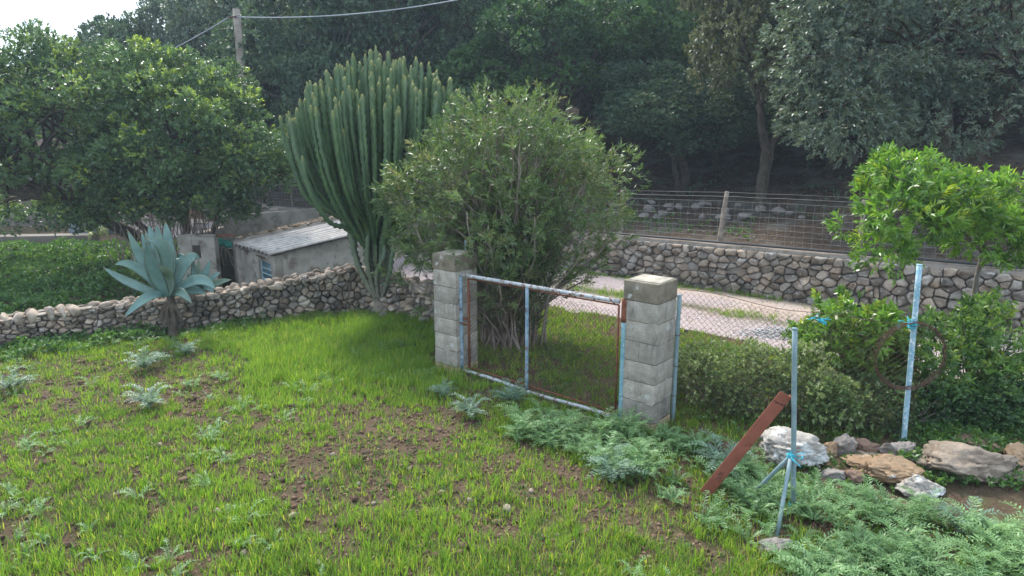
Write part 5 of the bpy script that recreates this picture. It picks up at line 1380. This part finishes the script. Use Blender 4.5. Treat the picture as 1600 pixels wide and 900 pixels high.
tag(npobj('feathery_weeds', V, Q, L_fern, tint=T), 'mat of feathery blue green weeds round the posts and boulders', 'weeds', kind='stuff')
# scattered finer weeds in the field and at the wall foot
x, y = scatter(2600, -9, 6, 3.4, 11.5, r); z = height(x, y); ok, px, py = visible(x, y, z)
n1 = fbm(x * 1.1, y * 1.1, s=241); foot = (np.interp(x, LW[:, 0], LW[:, 1]) - y) < .75
ok &= in_field(x, y, .08) & (((n1 > .56) & (r.random(len(x)) < .5)) | (foot & (px < 340) & (r.random(len(x)) < .9)) | (foot & (r.random(len(x)) < .3)))
x, y, z, n1 = x[ok], y[ok], z[ok], n1[ok]
V, Q, T = rosettes(x, y, z + .01, .08 + .09 * r.random(len(x)), 8, r, .15 + .6 * n1, npair=8)
tag(npobj('field_weeds', V, Q, L_fern, tint=T), 'low feathery weeds dotted through the field grass', 'weeds', kind='stuff')
# leafy weeds: wall foot, yard behind the wall, verge, terrace
def leafy(n_, box, cond, zmax, L, W, k, name, label, seed, mat_=L_weed, young=.25):
    r = np.random.default_rng(seed); x, y = scatter(n_, *box, r); zg = height(x, y); ok, px, py = visible(x, y, zg)
    ok &= cond(x, y, px, py, r); x, y, zg = x[ok], y[ok], zg[ok]; m_ = len(x)
    hz = zmax * sstep(.3, .7, fbm(x * 1.6, y * 1.6, s=seed)) * (.5 + .5 * fbm(x * 6, y * 6, s=seed + 1))
    P = np.stack([x, y, zg + hz * r.random(m_) ** .5], -1)
    V, Q, T = sprigs(P, nrm(r.normal(size=(m_, 3)) * .5 + [0, 0, 1]), k, L, W, .95, L * .8, r, .2 + .6 * fbm(x * 1.3, y * 1.3, s=seed + 2), (r.random(m_) < .25) * young)
    return tag(npobj(name, V, Q, mat_, tint=T), label, 'weeds', kind='stuff')
leafy(9000, (-8, -2, 8.5, 11.8), lambda x, y, px, py, r: in_field(x, y, .05) & ((np.interp(x, LW[:, 0], LW[:, 1]) - y) < .2 + .9 * sstep(330, 60, px)) & (px < 420) & (fbm(x * 1.5, y * 1.5, s=3) > .42), .22, .05, .032, 5, 'wall_foot_weeds', 'leafy dark weeds along the foot of the field wall on the left', 401)
def yard(x, y, px, py, r):
    yw = np.interp(x, LW[:, 0], LW[:, 1]); return (y > yw + .42) & (x < -6.9) & (y < 18.2) & (r.random(len(x)) < .9)
leafy(5200, (1.5, 6, 5.2, 7.4), lambda x, y, px, py, r: (px > 1090) & (py > 655) & (py < 800) & (~polymask(px, py + 14, FZ) | (r.random(len(x)) < .3) | (px > 1400)), .16, .045, .022, 6, 'rockside_weeds', 'leafy weeds between the boulders and the fence shrubs', 407, young=.4)
leafy(12000, (-9, 7, 3.4, 11), lambda x, y, px, py, r: in_field(x, y, .05) & (fbm(x * 2.4, y * 2.4, s=16) > .48), .03, .026, .015, 5, 'clover_weeds', 'small round leaved weeds low in the field grass', 406, young=.3)
leafy(30000, (-17, -6.8, 9.5, 18.5), yard, .24, .075, .04, 5, 'yard_weeds', 'thick nettles and leafy weeds in the yard behind the field wall', 402, young=.5)
leafy(5200, (-2, 6, 6.6, 10), lambda x, y, px, py, r: (~in_field(x, y, -.3)) & (q_of(x, y) < -3.2) & (px > 840) & (fbm(x * 1.8, y * 1.8, s=9) > .50), .07, .035, .02, 5, 'verge_weeds', 'low leafy weeds on the verge behind the gate and fence', 403)
leafy(5000, (-4, 8, 11, 19), lambda x, y, px, py, r: (q_of(x, y) > .7) & (q_of(x, y) < 3.0) & (px > 900) & (px < 1180) & (fbm(x * 1.4, y * 1.4, s=12) > .47), .16, .05, .03, 5, 'terrace_weeds', 'bright weeds growing on the terrace behind the farm fence', 404, young=.4)
# forest floor understorey tufts
leafy(5000, (-12, 16, 13, 30), lambda x, y, px, py, r: (q_of(x, y) > 3) & (fbm(x * .8, y * .8, s=14) > .58), .35, .08, .04, 6, 'woodland_undergrowth', 'sparse dark undergrowth on the shaded woodland floor', 405, L_oak, 0)
# distinct thistles
def thistle(base, size, mat_, label, proto=None, grp='single silver thistle rosettes in the field'):
    p = G(*base)
    if proto is None:
        t = empty('thistle', tuple(p), label, 'thistle', grp); rr = np.random.default_rng(71)
        V, Q, T = rosettes(np.array([0., .03]), np.array([0., .02]), np.array([.02, .06]), np.array([.30, .22]), 17, rr, np.array([.5, .6]), .22, 12)
        npobj('leaf_rosette', V, Q, mat_, t, T, world=False)
    else:
        t = proto.copy(); col.objects.link(t); t.location = p; t['label'] = label
        for c_ in proto.children: d = c_.copy(); col.objects.link(d); d.parent = t
    t.scale = (size / .36,) * 3; t.rotation_euler = (0, 0, random.uniform(0, 6)); return t
th0 = thistle((736, 652), .30, L_thistle, 'silver thistle rosette in front of the gate near the farther pillar')
for b_, s_, lab in [((228, 578), .36, 'silver thistle below the large agave on bare soil'), ((18, 612), .33, 'silver thistle at the left edge of the field'), ((690, 622), .22, 'small silver thistle just left of the farther gate pillar foot'),
                    ((290, 556), .26, 'small thistle in the grass right of the bare soil patch'), ((235, 640), .34, 'wide thistle lying in the grass below the bare soil patch'), ((800, 632), .30, 'thistle under the middle of the gate bottom rail'),
                    ((1130, 738), .38, 'large thistle at the lower end of the rusty bar'), ((960, 752), .36, 'large pale thistle at the left edge of the feathery weeds'), ((1500, 838), .32, 'big thistle rosette in the weeds below the largest boulder')]:
    thistle(b_, s_, L_thistle, lab, th0)

# ------------------------------------------------------------------ loose stones and litter
def chips(x, y, z, size, r, name, m_, label, cat, base='ico', flat=.65, tintf=None):
    if base == 'ico': B, T = ico(1)
    else:
        B = np.array([(1, 0, 0), (-1, 0, 0), (0, 1, 0), (0, -1, 0), (0, 0, 1), (0, 0, -1)], float)
        T = np.array([(0, 2, 4), (2, 1, 4), (1, 3, 4), (3, 0, 4), (2, 0, 5), (1, 2, 5), (3, 1, 5), (0, 3, 5)])
    n_, k = len(x), len(B)
    V = B[None] * r.uniform(.6, 1.3, (n_, k, 1)) * (size[:, None, None] * r.uniform(.6, 1.3, (n_, 1, 3)))
    a = r.uniform(0, 6.28, n_); ca, sa = np.cos(a)[:, None], np.sin(a)[:, None]
    V = np.stack([V[..., 0] * ca - V[..., 1] * sa, V[..., 0] * sa + V[..., 1] * ca, V[..., 2] * flat], -1)
    V = V + np.stack([x, y, z + size * .2], -1)[:, None]
    F_ = (T[None] + (np.arange(n_) * k)[:, None, None]).reshape(-1, 3)
    g = r.uniform(.6, 1.35, (n_, 1)) * (1 + r.normal(size=(n_, 3)) * .04); tt = np.repeat(g, k, 0)
    return tag(npobj(name, V.reshape(-1, 3), F_, m_, tint=np.clip(tt, 0, 2)), label, cat, kind='stuff')
M_clod = surf('soil_clods', (.07, .038, .024), (.17, .105, .07), scale=20, rough=1, bst=0, tint=True)
M_grit = surf('tan_grit', (.20, .145, .10), (.36, .28, .21), scale=30, rough=.95, bst=0, tint=True)
M_grav = surf('gravel_stones', (.26, .22, .205), (.44, .39, .36), scale=30, rough=.95, bst=0, tint=True)
M_ggrav = surf('grey_gravel', (.27, .265, .26), (.45, .44, .43), scale=30, rough=.95, bst=0, tint=True)
x, y = scatter(40000, -9, 7, 3.4, 11.5, r); z = height(x, y); ok, px, py = visible(x, y, z)
dn = dens_field(x, y, px, py); ok &= (r.random(len(x)) < .85 - .7 * dn) & in_field(x, y)
x, y, z = x[ok], y[ok], z[ok]
chips(x, y, z, r.uniform(.006, .024, len(x)) * (1 + 1.0 * (r.random(len(x)) < .08)), r, 'soil_clods', M_clod, 'reddish brown soil clods lying between the grass tufts', 'soil')
x, y = scatter(9000, -9, 7, 3.4, 11.5, r); z = height(x, y); ok, px, py = visible(x, y, z); ok &= in_field(x, y) & (r.random(len(x)) < .8 - .6 * dens_field(x, y, px, py))
chips(x[ok], y[ok], z[ok], r.uniform(.005, .015, ok.sum()), r, 'field_grit', M_grit, 'small tan stone chips lying on the bare soil of the field', 'grit', 'oct')
S1, Q1_ = r.uniform(-6, 20, 34000), r.uniform(-3.15, -.15, 34000)
x = WA[0] + WD[0] * S1 + WN[0] * Q1_; y = WA[1] + WD[1] * S1 + WN[1] * Q1_; z = height(x, y) + .01; ok, px, py = visible(x, y, z)
ok &= (px > 560) & (fbm(x * 1.1, y * 1.1, s=251) > r.uniform(.36, .55, len(x)))
chips(x[ok], y[ok], z[ok], r.uniform(.006, .017, ok.sum()), r, 'track_gravel', M_grav, 'loose pinkish gravel on the track', 'gravel', 'oct')
gpc = [at(1235, 522, 0), at(1185, 512, 0), at(1330, 520, 0)]
x, y = scatter(9000, gpc[0].x - 1.3, gpc[0].x + 1.6, gpc[0].y - .8, gpc[0].y + .8, r)
rr_ = np.minimum(np.hypot((x - gpc[0].x) / 1.0, (y - gpc[0].y) / .5), np.hypot((x - gpc[2].x) / .9, (y - gpc[2].y) / .3)); hgt = np.clip(1 - rr_, 0, 1)
ok = r.random(len(x)) < hgt * 1.6
chips(x[ok], y[ok], (height(x, y) + .06 * hgt * r.random(len(x)))[ok], r.uniform(.010, .026, ok.sum()), r, 'gravel_heap', M_ggrav, 'spread of coarse grey gravel on the track behind the braced post', 'gravel', 'oct')
# dead leaves
M_dead = leafmat('dead_leaves', (.06, .04, .025), (.20, .14, .085), (.36, .28, .18), .15, .8, .2)
def litterf(n_, box, cond, L, name, label, seed):
    r = np.random.default_rng(seed); x, y = scatter(n_, *box, r); z = height(x, y); ok, px, py = visible(x, y, z); ok &= cond(x, y, px, py)
    x, y, z = x[ok], y[ok], z[ok]; m_ = len(x); a = r.uniform(0, 6.28, m_)
    V, Q = leaf_quads(np.stack([x, y, z + .012], -1), np.stack([np.cos(a), np.sin(a), r.normal(size=m_) * .25], -1), np.tile([0, 0, 1.], (m_, 1)) + r.normal(size=(m_, 3)) * .35, L * r.uniform(.6, 1.3, m_), L * .4 * r.uniform(.6, 1.3, m_))
    c = np.zeros((m_, 3)); c[:, 0] = r.random(m_); c[:, 1] = (r.random(m_) < .15) * r.random(m_)
    tag(npobj(name, V, Q, M_dead, tint=np.repeat(c, 4, 0)), label, 'leaf litter', kind='stuff')
litterf(26000, (-12, 16, 10, 27), lambda x, y, px, py: q_of(x, y) > .5, .075, 'leaf_litter', 'brown leaf litter covering the floor of the wood', 501)
litterf(5000, (-2, 5, 6.6, 12), lambda x, y, px, py: ~in_field(x, y, -.2) & (q_of(x, y) < -.3), .04, 'dry_leaves', 'dry leaves scattered on the ground behind the gate', 502)
litterf(24000, (-8, 6, 3.4, 11), lambda x, y, px, py: in_field(x, y), .035, 'straw_litter', 'bits of dry straw lying in the field grass', 503)
# single stones
def stonecopies(pts, sizes, m_, label, cat, grp, seed, name='stone'):
    protos_ = []
    for k in range(4):
        V, T = rock_shape(seed + k, 3, 11, .16); me = None
        o = npobj(name, V * .5, T, m_, None, np.ones((len(V), 3))); tag(o, label if isinstance(label, str) else label[k], cat, grp); protos_.append(o)
    rr = np.random.default_rng(seed)
    for i, (p, s_) in enumerate(zip(pts, sizes)):
        if i < 4: o = protos_[i]
        else: o = protos_[i % 4].copy(); col.objects.link(o)
        if not isinstance(label, str): o['label'] = label[i]
        o.location = (p[0], p[1], p[2] + s_ * .16); o.scale = (s_ * rr.uniform(.8, 1.3), s_ * rr.uniform(.8, 1.2), s_ * rr.uniform(.5, .8)); o.rotation_euler = (rr.uniform(-.3, .3), rr.uniform(-.3, .3), rr.uniform(0, 6))
M_peb = surf('pale_pebble', (.19, .145, .105), (.32, .26, .20), scale=12, rough=.9, bst=.3, bsc=60, bd=.004)
P_ = [(497, 885), (458, 812), (340, 803), (793, 798), (733, 787), (690, 775), (231, 757), (150, 880), (231, 718), (560, 760), (870, 838), (902, 838), (60, 885), (640, 735), (585, 790), (830, 770), (955, 690), (520, 712), (655, 750), (380, 865), (250, 700), (1010, 705)]
stonecopies([G(*p) for p in P_], [.075, .08, .06, .085, .06, .05, .06, .05, .05, .05, .06, .05, .06, .05, .05, .05, .06, .05, .045, .05, .05, .05], M_peb, 'small pale stone lying on the soil among the field grass', 'stone', 'small stones scattered over the field', 810)
rr = np.random.default_rng(5); tp_ = []
for k in range(34):
    px = rr.uniform(900, 1190) if k < 24 else rr.uniform(1000, 1340); tp_.append(G(px, rr.uniform(318, 342) + (px - 1000) * .03))
stonecopies(tp_, rr.uniform(.10, .32, 34), M_r3, 'grey limestone rock half buried in the litter above the terrace fence', 'rock', 'rocks strewn over the terrace behind the fence', 830, 'rock')
stonecopies([G(*p) for p in [(600, 497), (625, 492), (662, 506), (682, 520), (640, 489), (1072, 518), (1100, 700)]], [.22, .18, .2, .14, .25, .1, .12], M_r3, ['grey stone lying against the foot of the cactus trunk', 'grey stone a step right of the cactus trunk in the grass', 'grey stone midway between the cactus and the farther pillar', 'small stone beside the foot of the farther gate pillar', 'largest loose stone against the field wall right of the cactus', 'small stone on the verge just right of the nearer pillar top', 'small stone in the weeds left of the rusty iron bar'], 'rock', 'loose stones beside the cactus', 850, 'rock')

# ------------------------------------------------------------------ hazy air
HAZE = 0.0013
m = bpy.data.materials.new('haze_air'); m.use_nodes = True; n, l = m.node_tree.nodes, m.node_tree.links
n.remove(n['Principled BSDF']); pv = n.new('ShaderNodeVolumePrincipled'); pv.inputs['Color'].default_value = (.68, .84, 1, 1); pv.inputs['Density'].default_value = HAZE
pv.inputs['Anisotropy'].default_value = .2
l.new(pv.outputs[0], n['Material Output'].inputs['Volume'])
zlo = float(GZ.min()) - 1; zhi = max(float(GZ.max()), 16) + 1
mb = MB(); mb.box((0, 46, (zlo + zhi) / 2), (190, 166, zhi - zlo)); hz_ = mb.build('haze', m); tag(hz_, kind='stuff')
